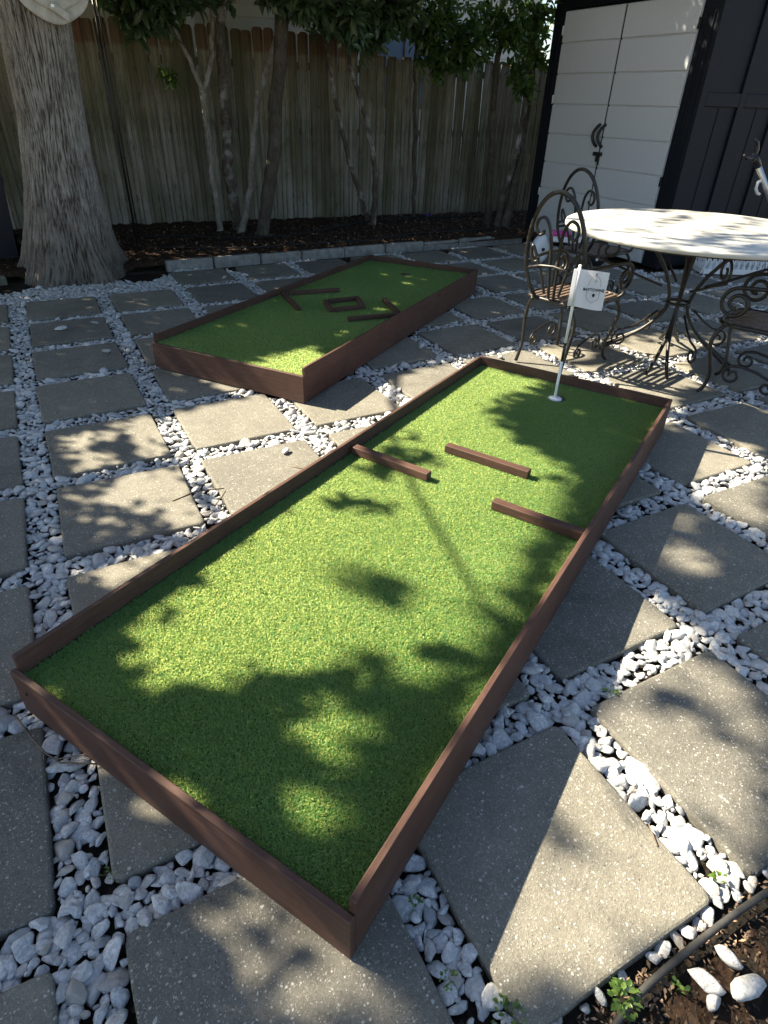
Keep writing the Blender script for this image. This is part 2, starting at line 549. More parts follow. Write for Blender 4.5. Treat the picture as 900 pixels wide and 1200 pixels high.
slabs = []
SLAB_FIX = {}
for ci in range(-2, 13):
    for ri in range(0, 12):
        xl = XS + ci * XP; yt = YS + (1 - ri) * YP
        cx, cy = xl + W / 2, yt - W / 2
        if ri == 0 and ci < 3: continue
        if cx > 9.2 or cx < -3 or cy < -1: continue
        if cx > 6.6 and cy > 5.45: continue
        if ri >= 10 and ci >= 2: continue
        # leave out slabs wholly hidden under the greens
        inside = all(any(in_box(cx + sx * W / 2, cy + sy * W / 2, b, -.06) for b in (0, 1)) for sx in (-1, 1) for sy in (-1, 1))
        if inside: continue
        slabs.append((cx + random.uniform(-.007, .007), cy + random.uniform(-.006, .006), W + random.uniform(-.008, .008), W + random.uniform(-.008, .008), math.radians(random.gauss(0, .55)), random.uniform(-.003, .003)))
slab_me = []
for k in range(6):
    r_ = np.random.default_rng(40 + k)
    ring = []
    for side_ in range(4):
        for t_ in (0, .04, .2, .4, .6, .8, .96):
            p = np.array([-.5 + t_, -.5])
            p[1] += abs(r_.normal(0, .004)) + (.012 if t_ == 0 else 0) * 1.0
            if t_ == 0: p[0] += .012
            c_, s_ = [(1, 0), (0, 1), (-1, 0), (0, -1)][side_]
            ring.append((c_ * p[0] - s_ * p[1], s_ * p[0] + c_ * p[1]))
    n_ = len(ring); ring = np.array(ring)
    lay = [(1.0, -.025), (1.0, .016), (.991, .0225), (.972, .025)]
    V = [(x * q_, y * q_, z_) for q_, z_ in lay for x, y in ring]
    V += [(x * .972, y * .972, .025) for x, y in ring][:0]
    F = [(l * n_ + i_, l * n_ + (i_ + 1) % n_, (l + 1) * n_ + (i_ + 1) % n_, (l + 1) * n_ + i_) for l in range(3) for i_ in range(n_)]
    F.append(tuple(3 * n_ + i_ for i_ in range(n_)))
    me = MB().add(V, F).mesh("paver"); me.materials.append(M['paver']); slab_me.append(me)
for i, (cx, cy, wx, wy, rz, dz) in enumerate(slabs):
    o = bpy.data.objects.new("paver", slab_me[i % 6])
    o.location = (cx, cy, -.025 + dz); o.rotation_euler = (random.gauss(0, .003), random.gauss(0, .003), rz)
    o.scale = (wx, wy, 1)
    link(o, patio)

# ---- gravel between them
def stone_proto(sub, seed):
    r = np.random.default_rng(seed)
    bm = bmesh.new(); bmesh.ops.create_icosphere(bm, subdivisions=sub, radius=1.0)
    V = np.array([v.co[:] for v in bm.verts]); F = np.array([[v.index for v in f.verts] for f in bm.faces]); bm.free()
    # random cutting planes give the broken, slightly worn look of marble chips
    for _ in range(12):
        n = r.normal(size=3); n /= np.linalg.norm(n); d = r.uniform(.46, .84)
        q_ = V @ n - d
        V = V - np.where(q_ > 0, q_, 0)[:, None] * n * .96
    ax = r.normal(size=3); ax /= np.linalg.norm(ax)
    V = V * (1 + .030 * np.sin(V @ ax * 11 + r.uniform(0, 6)) + .035 * np.sin(V @ np.roll(ax, 1) * 5))[:, None]
    V *= np.array([r.uniform(.92, 1.45), r.uniform(.72, .98), r.uniform(.42, .64)])
    V += r.normal(size=V.shape) * (.012 if sub < 3 else .005)
    V[:, :2] *= 1.26
    return V, F

soil_x1 = 9.2
def gap_dist(x, y):
    """how far a point lies outside the nearest slab (negative: under one)"""
    return 0
SL = np.array([(s[0], s[1], s[2] / 2, s[3] / 2) for s in slabs])
pts, rad = [], []
cell = .05
grid = {}
def try_stone(x, y, r, margin=.42, over=.66):
    q = np.maximum(np.abs(x - SL[:, 0]) - SL[:, 2], np.abs(y - SL[:, 1]) - SL[:, 3])
    if q.min() < r * margin: return False
    if in_box(x, y, 0, -.01) or in_box(x, y, 1, -.01): return False
    if math.hypot(x - .33, y - 7.89) < .53: return False
    if y > 7.66 and x > 1.1: return False
    if y > 7.5 + .25 * math.sin(x * 5): return False
    if x > 6.65 and y > 5.5: return False
    if y < .235 and x > .56 + .1 * (y < .1): return False
    gx, gy = int(math.floor(x / cell)), int(math.floor(y / cell))
    for a in (-2, -1, 0, 1, 2):
        for b in (-2, -1, 0, 1, 2):
            for j in grid.get((gx + a, gy + b), ()):
                if (pts[j][0] - x) ** 2 + (pts[j][1] - y) ** 2 < ((rad[j] + r) * over) ** 2: return False
    grid.setdefault((gx, gy), []).append(len(pts)); pts.append((x, y)); rad.append(r)
    return True

cand = np.stack([rng.uniform(-2.3, 8.6, 420000), rng.uniform(-.3, 7.75, 420000)], 1)  # candidate spots
cxp, cyp, cd = px(np.c_[cand, np.zeros(len(cand))])
ok = (cd > .3) & (cxp > -60) & (cxp < 960) & (cyp > 240) & (cyp < 1290)
q = np.full(len(cand), 9.0)
for s in SL:
    q = np.minimum(q, np.maximum(np.abs(cand[:, 0] - s[0]) - s[2], np.abs(cand[:, 1] - s[1]) - s[3]))
cand = cand[ok & (q > .004)]
n1 = len(cand) // 3
for i, (x, y) in enumerate(cand):
    if i < n1: r = float(np.clip(rng.lognormal(math.log(.0236), .25), .016, .035))
    elif i < 2 * n1: r = float(np.clip(rng.lognormal(math.log(.0165), .22), .012, .024))
    else: r = float(rng.uniform(.008, .014))
    try_stone(x, y, r, .42 if i < n1 else .3, .64 if i < n1 else .54)
n_gap = len(pts)
# a few chips kicked onto the slabs
for (x, y) in [(1.05, 4.42), (.03, 5.77), (.3, 5.85), (.42, 5.83), (.3, 5.05), (2.85, 3.74), (3.05, 3.73), (-.86, 2.40), (.98, 2.96), (3.35, 4.55), (1.75, 7.0), (2.0, 7.05), (2.6, 4.2), (-.5, 3.0)]:
    pts.append((x, y)); rad.append(random.uniform(.024, .034))
pts = np.array(pts); rad = np.array(rad)
xp, yp, dp = px(np.c_[pts, np.full(len(pts), -.01)])
size = F_PX * rad / dp
vis = (xp > 4) & (xp < 896) & (yp > 0) & (yp < 1196)
order = np.argsort(-np.where(vis, size, 0))
own = set(order[:290].tolist())
protos_hi = [stone_proto(3, 100 + i) for i in range(14)]
protos_lo = [stone_proto(1, 300 + i) for i in range(14)]
protos_mid = [stone_proto(2, 500 + i) for i in range(14)]
mid_set = set(order[290:1500].tolist())
hi_me = [np_mesh("pebble", V, F, M['marble'], smooth=False) for V, F in protos_hi]
VV, FF, TT = [], [], []
base = 0
for i in range(len(pts)):
    onslab = i >= n_gap
    z = (.001 + rad[i] * .55) if onslab else (-.020 + rng.uniform(-.008, .008) + (rad[i] - .02) * .1)
    rx, ry, rz = rng.normal(0, .28), rng.normal(0, .28), rng.uniform(0, 2 * PI)
    if i in own:
        o = bpy.data.objects.new("pebble", hi_me[i % 14])
        o.location = (pts[i][0], pts[i][1], z); o.rotation_euler = (rx, ry, rz)
        o.scale = (rad[i],) * 3
        link(o, patio)
    else:
        V, F = (protos_mid if i in mid_set else protos_lo)[i % 14]
        R = np.array(Matrix.Rotation(rz, 3, 'Z') @ Matrix.Rotation(ry, 3, 'Y') @ Matrix.Rotation(rx, 3, 'X'))
        VV.append(V @ R.T * rad[i] + np.array([pts[i][0], pts[i][1], z]))
        FF.append(F + base); base += len(V)
        TT.append(np.full(len(V), rng.uniform(0, 1)))
me = np_mesh("loose_gravel", np.concatenate(VV), np.concatenate(FF), M['marble_bulk'], np.concatenate(TT), smooth=False)
gravel = link(bpy.data.objects.new("loose_gravel", me), patio)
tag(gravel, kind="stuff")

# ---- planting beds
def bed(name, x0, x1, y0, y1, z, nx, ny, amp, mat):
    X, Y = np.meshgrid(np.linspace(x0, x1, nx), np.linspace(y0, y1, ny))
    Z = z + amp * (np.sin(X * 7.1 + Y * 3) * .4 + np.sin(X * 17 - Y * 13) * .3) + rng.normal(0, amp * .6, X.shape)
    Z[0, :] = Z[:, 0] = Z[:, -1] = z - .05
    V = np.stack([X.ravel(), Y.ravel(), Z.ravel()], 1)
    i = np.arange(nx * ny).reshape(ny, nx)
    F = np.stack([i[:-1, :-1].ravel(), i[:-1, 1:].ravel(), i[1:, 1:].ravel(), i[1:, :-1].ravel()], 1)
    o = link(bpy.data.objects.new(name, np_mesh(name, V, F, mat, smooth=True)))
    return tag(o, kind="structure")
bed("garden_bed", -5.0, 9.6, 7.80, 10.9, .07, 230, 70, .016, M['mulch'])
bed("soil_bed", .56, 3.4, -1.6, .17, -.035, 120, 80, .010, M['mulch'])

def litter(name, area, n, size, z, mat):
    x0, x1, y0, y1 = area
    V, F, T = [], [], []
    for i in range(n):
        c = np.array([rng.uniform(x0, x1), rng.uniform(y0, y1), z + rng.uniform(0, .015)])
        a = rng.uniform(0, 2 * PI); s = size * rng.uniform(.5, 1.4); t = rng.normal(0, .35); w = rng.uniform(.25, .5)
        u = np.array([math.cos(a), math.sin(a), t]); v = np.array([-math.sin(a), math.cos(a), rng.normal(0, .35)])
        b = len(V)
        V += [c - u * s, c + v * s * w + np.array([0, 0, s * .15]), c + u * s, c - v * s * w + np.array([0, 0, s * .15])]
        F += [(b, b + 1, b + 2, b + 3)]; T += [rng.uniform(0, 1)] * 4
    o = link(bpy.data.objects.new(name, np_mesh(name, np.array(V), np.array(F), mat, np.array(T))))
    return tag(o, kind="stuff")
litter("leaf_litter", (-1.5, 8.4, 7.9, 10.0), 4200, .020, .078, M['litter'])
litter("leaf_litter", (.60, 2.2, -.7, .17), 4600, .0055, -.034, M['crumbs'])
litter("leaf_litter", (.62, 1.7, .16, .235), 420, .007, -.028, M['litter'])

# ---- garden edging
edging = empty("kerb_edging", (0, 7.74, 0))
tag(edging, "row of low weathered concrete kerb blocks between the back bed and the patio", "kerb")
xk = 1.28
while xk < 6.5:
    ln = random.uniform(.52, .60)
    MB().box((ln, .085, .15), (xk + ln / 2, random.uniform(-.012, .012) + (xk - 1.28) * .03, .010 - (xk - 1.28) * .006 + random.uniform(-.012, .008)), Matrix.Rotation(random.gauss(.03, .012), 4, 'Z'), b=.012).build("kerb_block", M['kerb'], edging)
    xk += ln + random.uniform(.005, .02)

# ---- fence
FA = math.atan2(-.087, .996)
fence = empty("wooden_fence", (1.2, 10.42, .05), FA)
tag(fence, "weathered wooden privacy fence with rounded board tops behind the small trees", "fence")
def fence_board(w, h, dog):
    mb = MB()
    t = .02
    if dog:
        c = w * .26
        prof = [(-w / 2, 0), (w / 2, 0), (w / 2, h - c), (w / 2 - c * .45, h - c * .25), (w / 2 - c, h), (-w / 2 + c, h), (-w / 2 + c * .45, h - c * .25), (-w / 2, h - c)]
    else:
        prof = [(-w / 2, 0), (w / 2, 0), (w / 2, h), (-w / 2, h)]
    n = len(prof)
    V = [(x, -t / 2, z) for x, z in prof] + [(x, t / 2, z) for x, z in prof]
    F = [tuple(range(n)), tuple(range(2 * n - 1, n - 1, -1))] + [((i + 1) % n, i, n + i, n + (i + 1) % n) for i in range(n)]
    return mb.add(V, F)
xf = -6.2
while xf < 8.2:
    w = random.uniform(.135, .158)
    left = xf < 3.78
    h = (random.gauss(2.40, .012) + .0 if left else random.gauss(2.17, .015))
    o = fence_board(w, h, left).build("board", M['fence'], fence)
    o.location = (xf + w / 2, random.choice([-.011, -.004, .004, .011]) + random.uniform(-.002, .002), 0)
    o.rotation_euler = (random.gauss(0, .004), random.gauss(0, .006), random.gauss(0, .02))
    xf += w + random.choice([.003, .005, .006, .008, .009, .013])
nails = MB()
for b_ in list(fence.children):
    for z in (.35, 1.2, 2.0):
        for sx in (-.035, .035):
            nails.box((.007, .004, .007), (b_.location.x + sx, b_.location.y - .0115, z + random.uniform(-.01, .01)), b=.001)
for z in (.35, 1.2, 2.0):
    MB().box((14.4, .04, .09), (1.0, .035, z), b=.003).build("rail", M['fence'], fence)

nl = nails.build("nail_heads", M['ink_thin'], fence); tag(nl, kind="stuff")
# ---- neighbour's house
house = empty("house", (0, 12.6, 0), FA)
tag(house, "cream house with lap siding showing above the fence through the leaves", "house")
body = MB().box((15.0, 6.0, 3.9), (2.0, 3.06, 1.95), b=.01).build("wall", M['siding'], house)
z = .5
while z < 3.85:
    o = MB().add([(-5.5, -.022, z), (9.5, -.022, z), (9.5, -.004, z + .175), (-5.5, -.004, z + .175), (-5.5, .05, z), (9.5, .05, z), (9.5, .05, z + .175), (-5.5, .05, z + .175)],
                 [(0, 1, 2, 3), (4, 7, 6, 5), (0, 4, 5, 1), (3, 2, 6, 7), (0, 3, 7, 4), (1, 5, 6, 2)]).build("siding_plank", M['siding'], house)
    z += .172
wf = empty("window", (6.72, -.03, 2.2), 0, house)
for (sx, sz, lx, lz) in ((1.1, .09, 0, .60), (1.1, .09, 0, -.60), (.09, 1.11, -.505, 0), (.09, 1.11, .505, 0), (.03, 1.11, 0, 0)):
    MB().box((sx, .05, sz), (lx, 0, lz), b=.004).build("frame", M['brown_trim' if sx > .05 or True else 'x'], wf)
MB().box((.94, .012, 1.13), (0, .012, 0), b=.001).build("pane", M['glass'], wf)
MB().box((.11, .05, 3.4), (3.02, -.03, 2.1), b=.004).build("downspout", M['trim_white'], house)
rf = MB()
rf.add([(-6, -.6, 3.75), (10, -.6, 3.75), (10, 3.0, 5.2), (-6, 3.0, 5.2), (-6, 6.6, 3.75), (10, 6.6, 3.75), (-6, -.6, 3.87), (10, -.6, 3.87), (10, 3.0, 5.32), (-6, 3.0, 5.32), (-6, 6.6, 3.87), (10, 6.6, 3.87)],
       [(0, 3, 2, 1), (3, 4, 5, 2), (6, 7, 8, 9), (9, 8, 11, 10), (0, 1, 7, 6), (4, 10, 11, 5), (0, 6, 9, 3), (3, 9, 10, 4), (1, 2, 8, 7), (2, 5, 11, 8)])
rf.build("roof", M['roof'], house)

# ---- shed
shed = empty("storage_shed", (6.85, 5.60, 0))
tag(shed, "charcoal garden shed with light grey double doors behind the patio table", "shed")
# local: x into the shed, y along the door front, z up
MB().box((2.6, 2.60, 2.86), (1.345, 1.31, 1.43), b=.01).build("wall", M['shed_dark'], shed)
MB().box((.05, .22, 2.86), (.02, .11, 1.43), b=.012).build("corner_post", M['shed_dark'], shed)
MB().box((.05, .22, 2.86), (.02, 2.50, 1.43), b=.012).build("corner_post", M['shed_dark'], shed)
for yy in (.06, .16, 2.45, 2.55):
    MB().box((.016, .018, 2.5), (-.010, yy, 1.3), b=.006).build("moulding", M['shed_dark'], shed)
MB().box((.06, 2.16, .14), (.015, 1.305, 2.79), b=.01).build("lintel", M['shed_dark'], shed)
joints = [.02, .338, .677, 1.005, 1.35, 1.695, 2.032, 2.365, 2.70]
for (y0, y1) in ((.243, 1.316), (1.340, 2.378)):
    d = MB().box((.02, y1 - y0, 2.68), (.012, (y0 + y1) / 2, 1.36), b=.003).build("door", M['shed_door'], shed)
    for a, b in zip(joints[:-1], joints[1:]):
        MB().box((.024, y1 - y0 - .004, b - a - .016), (-.006, (y0 + y1) / 2, (a + b) / 2), b=.009).build("panel", M['shed_door'], d)
    hy = 1.29 if y0 < 1 else 1.385
    sgn = 1 if y0 < 1 else 1
    hp = [(-.018 - .055 * math.sin(t * PI) ** .6, hy + .055 * math.sin(t * PI) * sgn, 1.245 + .25 * t) for t in np.linspace(0, 1, 11)]
    MB().tube(hp, .019, 8).build("handle", M['black'], d)
MB().box((.02, .018, 2.66), (-.003, 1.328, 1.36), b=.004).build("door_seal", M['black'], shed)
lt = MB()
lt.box((.035, .15, .045), (-.034, 1.33, 1.165), b=.006); lt.box((.03, .06, .07), (-.034, 1.318, 1.11), b=.006); lt.box((.02, .022, .06), (-.036, 1.293, 1.07), b=.004)
lt.build("latch", M['black'], shed)
for (yy, zz) in ((.232, .95), (.232, 2.45), (2.388, .62), (2.388, 1.75), (.232, .42), (2.388, 2.5)):
    MB().tube([(-.016, yy, zz - .05), (-.016, yy, zz + .05)], .012, 8).build("hinge", M['white_plastic'] if yy > 1 else M['black'], shed)
# side wall facing the patio: rails, stiles and recessed panels
for xx in (.05, .72, 1.38, 2.04, 2.62):
    MB().box((.10, .024, 2.86), (xx + .0, -.006, 1.43), b=.008).build("stile", M['shed_dark'], shed)
for zz in (.08, 1.78, 2.75):
    for xa, xb in ((.10, .67), (.77, 1.33), (1.43, 1.99), (2.09, 2.57)):
        MB().box((xb - xa, .022, .13), ((xa + xb) / 2, -.005, zz), b=.008).build("rail", M['shed_dark'], shed)
for xx in (.385, 1.05, 1.71, 2.33):
    MB().box((.012, .006, 1.55), (xx, .006, .93), b=.004).build("groove_bead", M['shed_dark'], shed)
sr = MB(); sr.box((2.9, 2.9, .08), (1.32, 1.31, 2.91), b=.02); sr.build("roof", M['shed_dark'], shed)

# ================================================================== TREES
def leaf_mesh(name, C, D, U, L, Wd, tone, mat, fold=.25):
    """many folded leaves: centre C, direction D, blade normal U, length L, width Wd"""
    C, D, U = map(np.asarray, (C, D, U))
    n = len(C)
    D = D / np.linalg.norm(D, axis=1)[:, None]
    S = np.cross(D, U); S /= np.maximum(np.linalg.norm(S, axis=1), 1e-6)[:, None]
    N = np.cross(S, D)
    L = np.asarray(L)[:, None]; Wd = np.asarray(Wd)[:, None]
    b = C - D * L * .5; t = C + D * L * .5 - N * L * .10
    m1 = C - D * L * .08
    l1 = m1 + S * Wd * .5 + N * Wd * fold; r1 = m1 - S * Wd * .5 + N * Wd * fold
    m2 = C + D * L * .25 - N * L * .02
    l2 = m2 + S * Wd * .36 + N * Wd * fold * .7; r2 = m2 - S * Wd * .36 + N * Wd * fold * .7
    V = np.stack([b, l1, r1, m1, l2, r2, m2, t], 1).reshape(-1, 3)
    q = np.array([(0, 3, 1), (0, 2, 3), (1, 3, 6), (1, 6, 4), (3, 2, 5), (3, 5, 6), (4, 6, 7), (6, 5, 7)])
    F = (np.arange(n)[:, None, None] * 8 + q[None]).reshape(-1, 3)
    return np_mesh(name, V, F, mat, np.repeat(tone, 8), smooth=True)

def rand_dirs(n, droop=0.0):
    d = rng.normal(size=(n, 3)); d[:, 2] -= droop
    return d / np.linalg.norm(d, axis=1)[:, None]

def clumps(spec, size=(.13, .21)):
    """spec: (x, y, z, radius, count) -> leaves arranged in whorls round twig ends"""
    C, D, U, L, Wd, T = [], [], [], [], [], []
    for (x, y, z, r, n) in spec:
        nw = max(1, int(n * 1.7) // 7)
        cen = np.array([x, y, z]) + rng.normal(size=(nw, 3)) * r * .5 * np.array([1, .8, .75])
        for c in cen:
            ax = rng.normal(size=3) + np.array([0, -.3, -.1]); ax /= np.linalg.norm(ax)
            tone0 = rng.uniform(0, .75)
            for k in range(7):
                d = rng.normal(size=3) + ax * .8; d /= np.linalg.norm(d)
                l = rng.uniform(*size)
                C.append(c + d * l * .55); D.append(d)
                u = np.array([0, 0, 1.0]) + rng.normal(size=3) * .5; U.append(u)
                L.append(l); Wd.append(l * rng.uniform(.34, .46)); T.append(np.clip(tone0 + rng.normal() * .15, 0, 1))
    return C, D, U, L, Wd, np.array(T)

def stem(pts, r0, r1, n=9, wob=.008):
    P = [Vector(p) for p in pts]
    out = []
    for i in range(len(P) - 1):
        for t in np.linspace(0, 1, 7)[:-1]:
            a = P[max(i - 1, 0)]; b = P[i]; c = P[i + 1]; d = P[min(i + 2, len(P) - 1)]
            t2, t3 = t * t, t ** 3
            q = .5 * ((2 * b) + (c - a) * t + (2 * a - 5 * b + 4 * c - d) * t2 + (3 * b - a - 3 * c + d) * t3)
            out.append(q + Vector((random.gauss(0, wob), random.gauss(0, wob), 0)))
    out.append(P[-1])
    k = len(out)
    rs = [(r0 + (r1 - r0) * i / (k - 1)) * random.uniform(.94, 1.06) for i in range(k)]
    rs[0] *= 1.35
    return MB().tube(out, rs, n)

def small_tree(name, loc, label, stems, spec, leafm, group, size=(.13, .21)):
    t = empty(name, loc)
    tag(t, label, "tree", group)
    L = Vector(loc)
    for pts, r0, r1, bm_ in stems:
        stem([Vector(p) - L for p in pts], r0, r1).build("trunk", M[bm_], t)
    C, D, U, Le, Wd, T = clumps(spec, size)
    me = leaf_mesh("crown", np.array(C) - np.array(loc), D, U, Le, Wd, T, M[leafm])
    c = link(bpy.data.objects.new("crown", me), t)
    return t

TG = "small trees in the back bed"
small_tree("small_tree", (2.37, 9.44, .07), "pale thin tree forking low in a Y against the fence near the big trunk",
    [([(2.38, 9.44, .05), (2.36, 9.44, .6), (2.36, 9.44, 1.12), (2.35, 9.43, 1.55), (2.36, 9.44, 1.73)], .042, .034, 'pale_bark'),
     ([(2.36, 9.44, 1.70), (2.24, 9.44, 2.03), (2.11, 9.44, 2.31), (1.95, 9.40, 2.9)], .030, .016, 'pale_bark'),
     ([(2.36, 9.44, 1.70), (2.49, 9.44, 1.98), (2.54, 9.43, 2.25), (2.60, 9.43, 2.65), (2.62, 9.4, 3.3)], .034, .022, 'pale_bark'),
     ([(2.56, 9.43, 2.42), (2.75, 9.4, 2.62), (2.98, 9.3, 2.78)], .024, .014, 'pale_bark'),
     ([(2.2, 9.43, 2.15), (1.75, 9.3, 2.5), (1.4, 9.2, 2.62)], .012, .006, 'dark_bark')],
    [(1.25, 9.0, 2.72, .25, 110), (1.35, 9.1, 2.63, .22, 80), (1.55, 9.1, 2.50, .22, 90), (1.75, 9.1, 2.45, .25, 120), (1.62, 9.1, 2.27, .12, 34), (1.98, 9.1, 2.50, .2, 60), (2.2, 9.1, 2.56, .2, 60), (1.9, 9.2, 3.0, .5, 200), (2.5, 9.1, 2.82, .25, 60), (2.3, 9.1, 2.78, .3, 120), (1.7, 9.0, 2.75, .35, 160)], 'leaf', TG)
small_tree("small_tree", (2.67, 9.49, .07), "thicker dark tree with lichen blotches on its trunk, just behind the Y-forked tree",
    [([(2.67, 9.49, .05), (2.60, 9.49, .82), (2.63, 9.49, 1.31), (2.65, 9.49, 1.96), (2.69, 9.49, 2.47), (2.72, 9.5, 3.4)], .075, .055, 'lichen_bark')],
    [(2.8, 9.4, 3.1, .5, 200), (3.1, 9.2, 2.78, .2, 40)], 'leaf', TG)
small_tree("small_tree", (2.62, 9.22, .07), "slim pale tree leaning right across the fence beside the dark trunks",
    [([(2.62, 9.22, .05), (2.80, 9.22, .63), (2.97, 9.22, 1.52), (3.14, 9.22, 1.93), (3.32, 9.22, 2.37), (3.45, 9.2, 2.9)], .048, .026, 'pale_bark')],
    [(3.4, 9.0, 2.85, .3, 110), (3.25, 9.0, 2.72, .15, 30)], 'leaf', TG)
small_tree("small_tree", (2.84, 8.94, .07), "thickest dark smooth trunk of the left clump, standing nearest the kerb",
    [([(2.84, 8.94, .05), (2.97, 8.94, .61), (3.07, 8.94, 1.05), (3.2, 8.94, 1.88), (3.29, 8.94, 2.63), (3.3, 8.94, 3.4)], .085, .085, 'dark_bark'),
     ([(3.3, 8.94, 2.5), (3.55, 8.9, 2.62), (3.75, 8.9, 2.5)], .02, .01, 'dark_bark')],
    [(3.05, 8.8, 2.72, .2, 70), (3.3, 8.8, 2.66, .2, 110), (3.55, 8.8, 2.62, .2, 90), (3.85, 8.8, 2.7, .3, 160), (3.75, 8.8, 2.58, .26, 120), (3.95, 8.85, 2.44, .2, 84), (4.15, 8.85, 2.5, .25, 110), (3.6, 8.8, 2.9, .4, 150)], 'leaf', TG)
small_tree("small_tree", (4.74, 9.40, .07), "pair of thin stems crossing in a V before the fence, right of the dark clump",
    [([(4.74, 9.46, .05), (4.59, 9.46, .5), (4.42, 9.46, .9), (4.24, 9.46, 1.53), (4.11, 9.46, 2.06), (4.0, 9.4, 2.6)], .042, .022, 'lichen_bark'),
     ([(4.73, 9.29, .05), (4.77, 9.29, .52), (4.72, 9.29, 1.02), (4.53, 9.29, 1.64), (4.35, 9.29, 2.07), (4.3, 9.25, 2.6)], .046, .024, 'lichen_bark')],
    [(4.35, 9.1, 2.36, .2, 84), (4.5, 9.1, 2.5, .25, 110), (4.8, 9.1, 2.62, .3, 130), (4.35, 9.1, 2.8, .35, 150), (5.1, 9.1, 2.58, .22, 84), (4.6, 9.1, 2.42, .2, 80), (4.95, 9.1, 2.75, .3, 140)], 'leaf', TG)
small_tree("bushy_tree", (5.6, 9.3, .07), "leafy bright green bush drooping over the low part of the fence",
    [([(5.72, 9.75, .05), (5.68, 9.75, 1.2), (5.6, 9.7, 2.1), (5.6, 9.6, 2.7)], .035, .02, 'dark_bark')],
    [(5.35, 9.2, 2.46, .26, 180), (5.55, 9.2, 2.30, .24, 170), (5.7, 9.15, 2.12, .2, 110), (5.75, 9.2, 2.5, .3, 190), (6.05, 9.2, 2.40, .25, 150), (6.2, 9.2, 2.2, .22, 130), (5.9, 9.15, 2.2, .22, 150), (6.35, 9.2, 2.5, .3, 180), (5.2, 9.3, 2.66, .3, 150), (5.9, 9.3, 2.8, .45, 260)], 'leaf_light', TG, (.09, .14))
small_tree("bushy_tree", (6.55, 8.6, .07), "multi-stemmed leafy tree squeezed between the fence and the shed",
    [([(6.50, 8.71, .05), (6.44, 8.71, .83), (6.36, 8.71, 1.9), (6.4, 8.7, 2.7)], .060, .035, 'dark_bark'),
     ([(6.50, 8.47, .05), (6.56, 8.47, .56), (6.69, 8.47, .96), (6.78, 8.5, 1.71), (6.82, 8.55, 2.5)], .05, .03, 'lichen_bark'),
     ([(6.60, 8.43, .05), (6.76, 8.48, .73), (6.86, 8.55, 1.39), (6.93, 8.6, 2.4)], .075, .04, 'dark_bark')],
    [(6.4, 8.4, 2.45, .28, 230), (6.65, 8.4, 2.3, .26, 210), (6.55, 8.4, 2.05, .22, 120), (6.75, 8.4, 2.62, .28, 200), (6.2, 8.5, 2.6, .28, 190), (6.7, 8.5, 1.85, .2, 80), (6.5, 8.5, 3.0, .5, 300), (6.05, 8.6, 2.35, .2, 90)], 'leaf_light', TG, (.09, .14))
# bright sprig low on the fence
sp = empty("leafy_sprig", (2.05, 9.9, 1.9))
tag(sp, "small bright green leafy sprig hanging against the fence left of the Y-forked tree", "sprig")
C, D, U, Le, Wd, T = clumps([(2.05, 9.9, 1.86, .13, 56)], (.08, .12))
link(bpy.data.objects.new("leaves", leaf_mesh("leaves", np.array(C) - np.array([2.05, 9.9, 1.9]), D, U, Le, Wd, np.clip(T + .3, 0, 1), M['leaf_light'])), sp)
MB().tube([(-.02, .45, .62), (-.03, .10, .58), (-.01, .03, .2), (0, 0, -.08)], [.006, .006, .005, .003], 6).build("twig", M['dark_bark'], sp)

# ---- the big tree
big = empty("big_tree", (.33, 7.89, -.03))
tag(big, "large old tree with furrowed grey bark at the left edge of the patio", "tree")
prof = [(0, 0, .56), (.02, .15, .50), (.015, .30, .455), (.05, .59, .40), (.075, .91, .345), (.09, 1.14, .318), (.125, 1.5, .295), (.135, 1.77, .295), (.15, 2.03, .298), (.16, 2.34, .31), (.2, 3.0, .30), (.25, 4.2, .27)]
nz, na = 300, 380
zz = np.linspace(0, 4.2, nz); pz = [p[1] for p in prof]
cxs = np.interp(zz, pz, [p[0] for p in prof]); rs = np.interp(zz, pz, [p[2] for p in prof])
A = np.linspace(0, 2 * PI, na, endpoint=False)
# interlacing vertical ridges
ph = rng.uniform(0, 2 * PI, 12)
Zg, Ag = np.meshgrid(zz, A, indexing='ij')
warp = .10 * np.sin(Zg * 1.9 + 3 * Ag + ph[0]) + .055 * np.sin(Zg * 4.3 - 5 * Ag + ph[1]) + .028 * np.sin(Zg * 9.0 + 9 * Ag + ph[2]) + .05 * Zg
from mathutils import noise as mnoise
rid = np.empty(Zg.shape)
for a_ in range(nz):
    for b_ in range(na):
        an, z_ = A[b_] + warp[a_, b_] * .35, zz[a_]
        p_ = Vector((math.cos(an) * 9.5, math.sin(an) * 9.5, z_ * 1.25))
        v_ = 1 - abs(mnoise.noise(p_ * 2.1)) * 2.2
        w_ = 1 - abs(mnoise.noise(p_ * 4.6 + Vector((3, 7, 1)))) * 2.2
        rid[a_, b_] = v_ * .55 + w_ * .45
rid = np.clip((1 - rid) * 1.5, 0, 1)
rid = 1 - (1 - rid) ** 2
brk = .5 + .5 * np.sin(Zg * 23 + 11 * np.sin(Ag * 7 + ph[5]) + 3 * np.sin(Zg * 3 + Ag * 2))
butt = np.exp(-Zg / .28) * (.075 * np.sin(5 * Ag + ph[6]) + .04 * np.sin(8 * Ag + ph[7]))
R = rs[:, None] + butt + .026 * (rid - .6) + .005 * (brk - .5) * rid + rng.normal(0, .0022, Zg.shape)
V = np.stack([cxs[:, None] + R * np.cos(Ag), R * np.sin(Ag), Zg], 2).reshape(-1, 3)
ii = np.arange(nz * na).reshape(nz, na)
F = np.stack([ii[:-1].ravel(), np.roll(ii, -1, 1)[:-1].ravel(), np.roll(ii, -1, 1)[1:].ravel(), ii[1:].ravel()], 1)
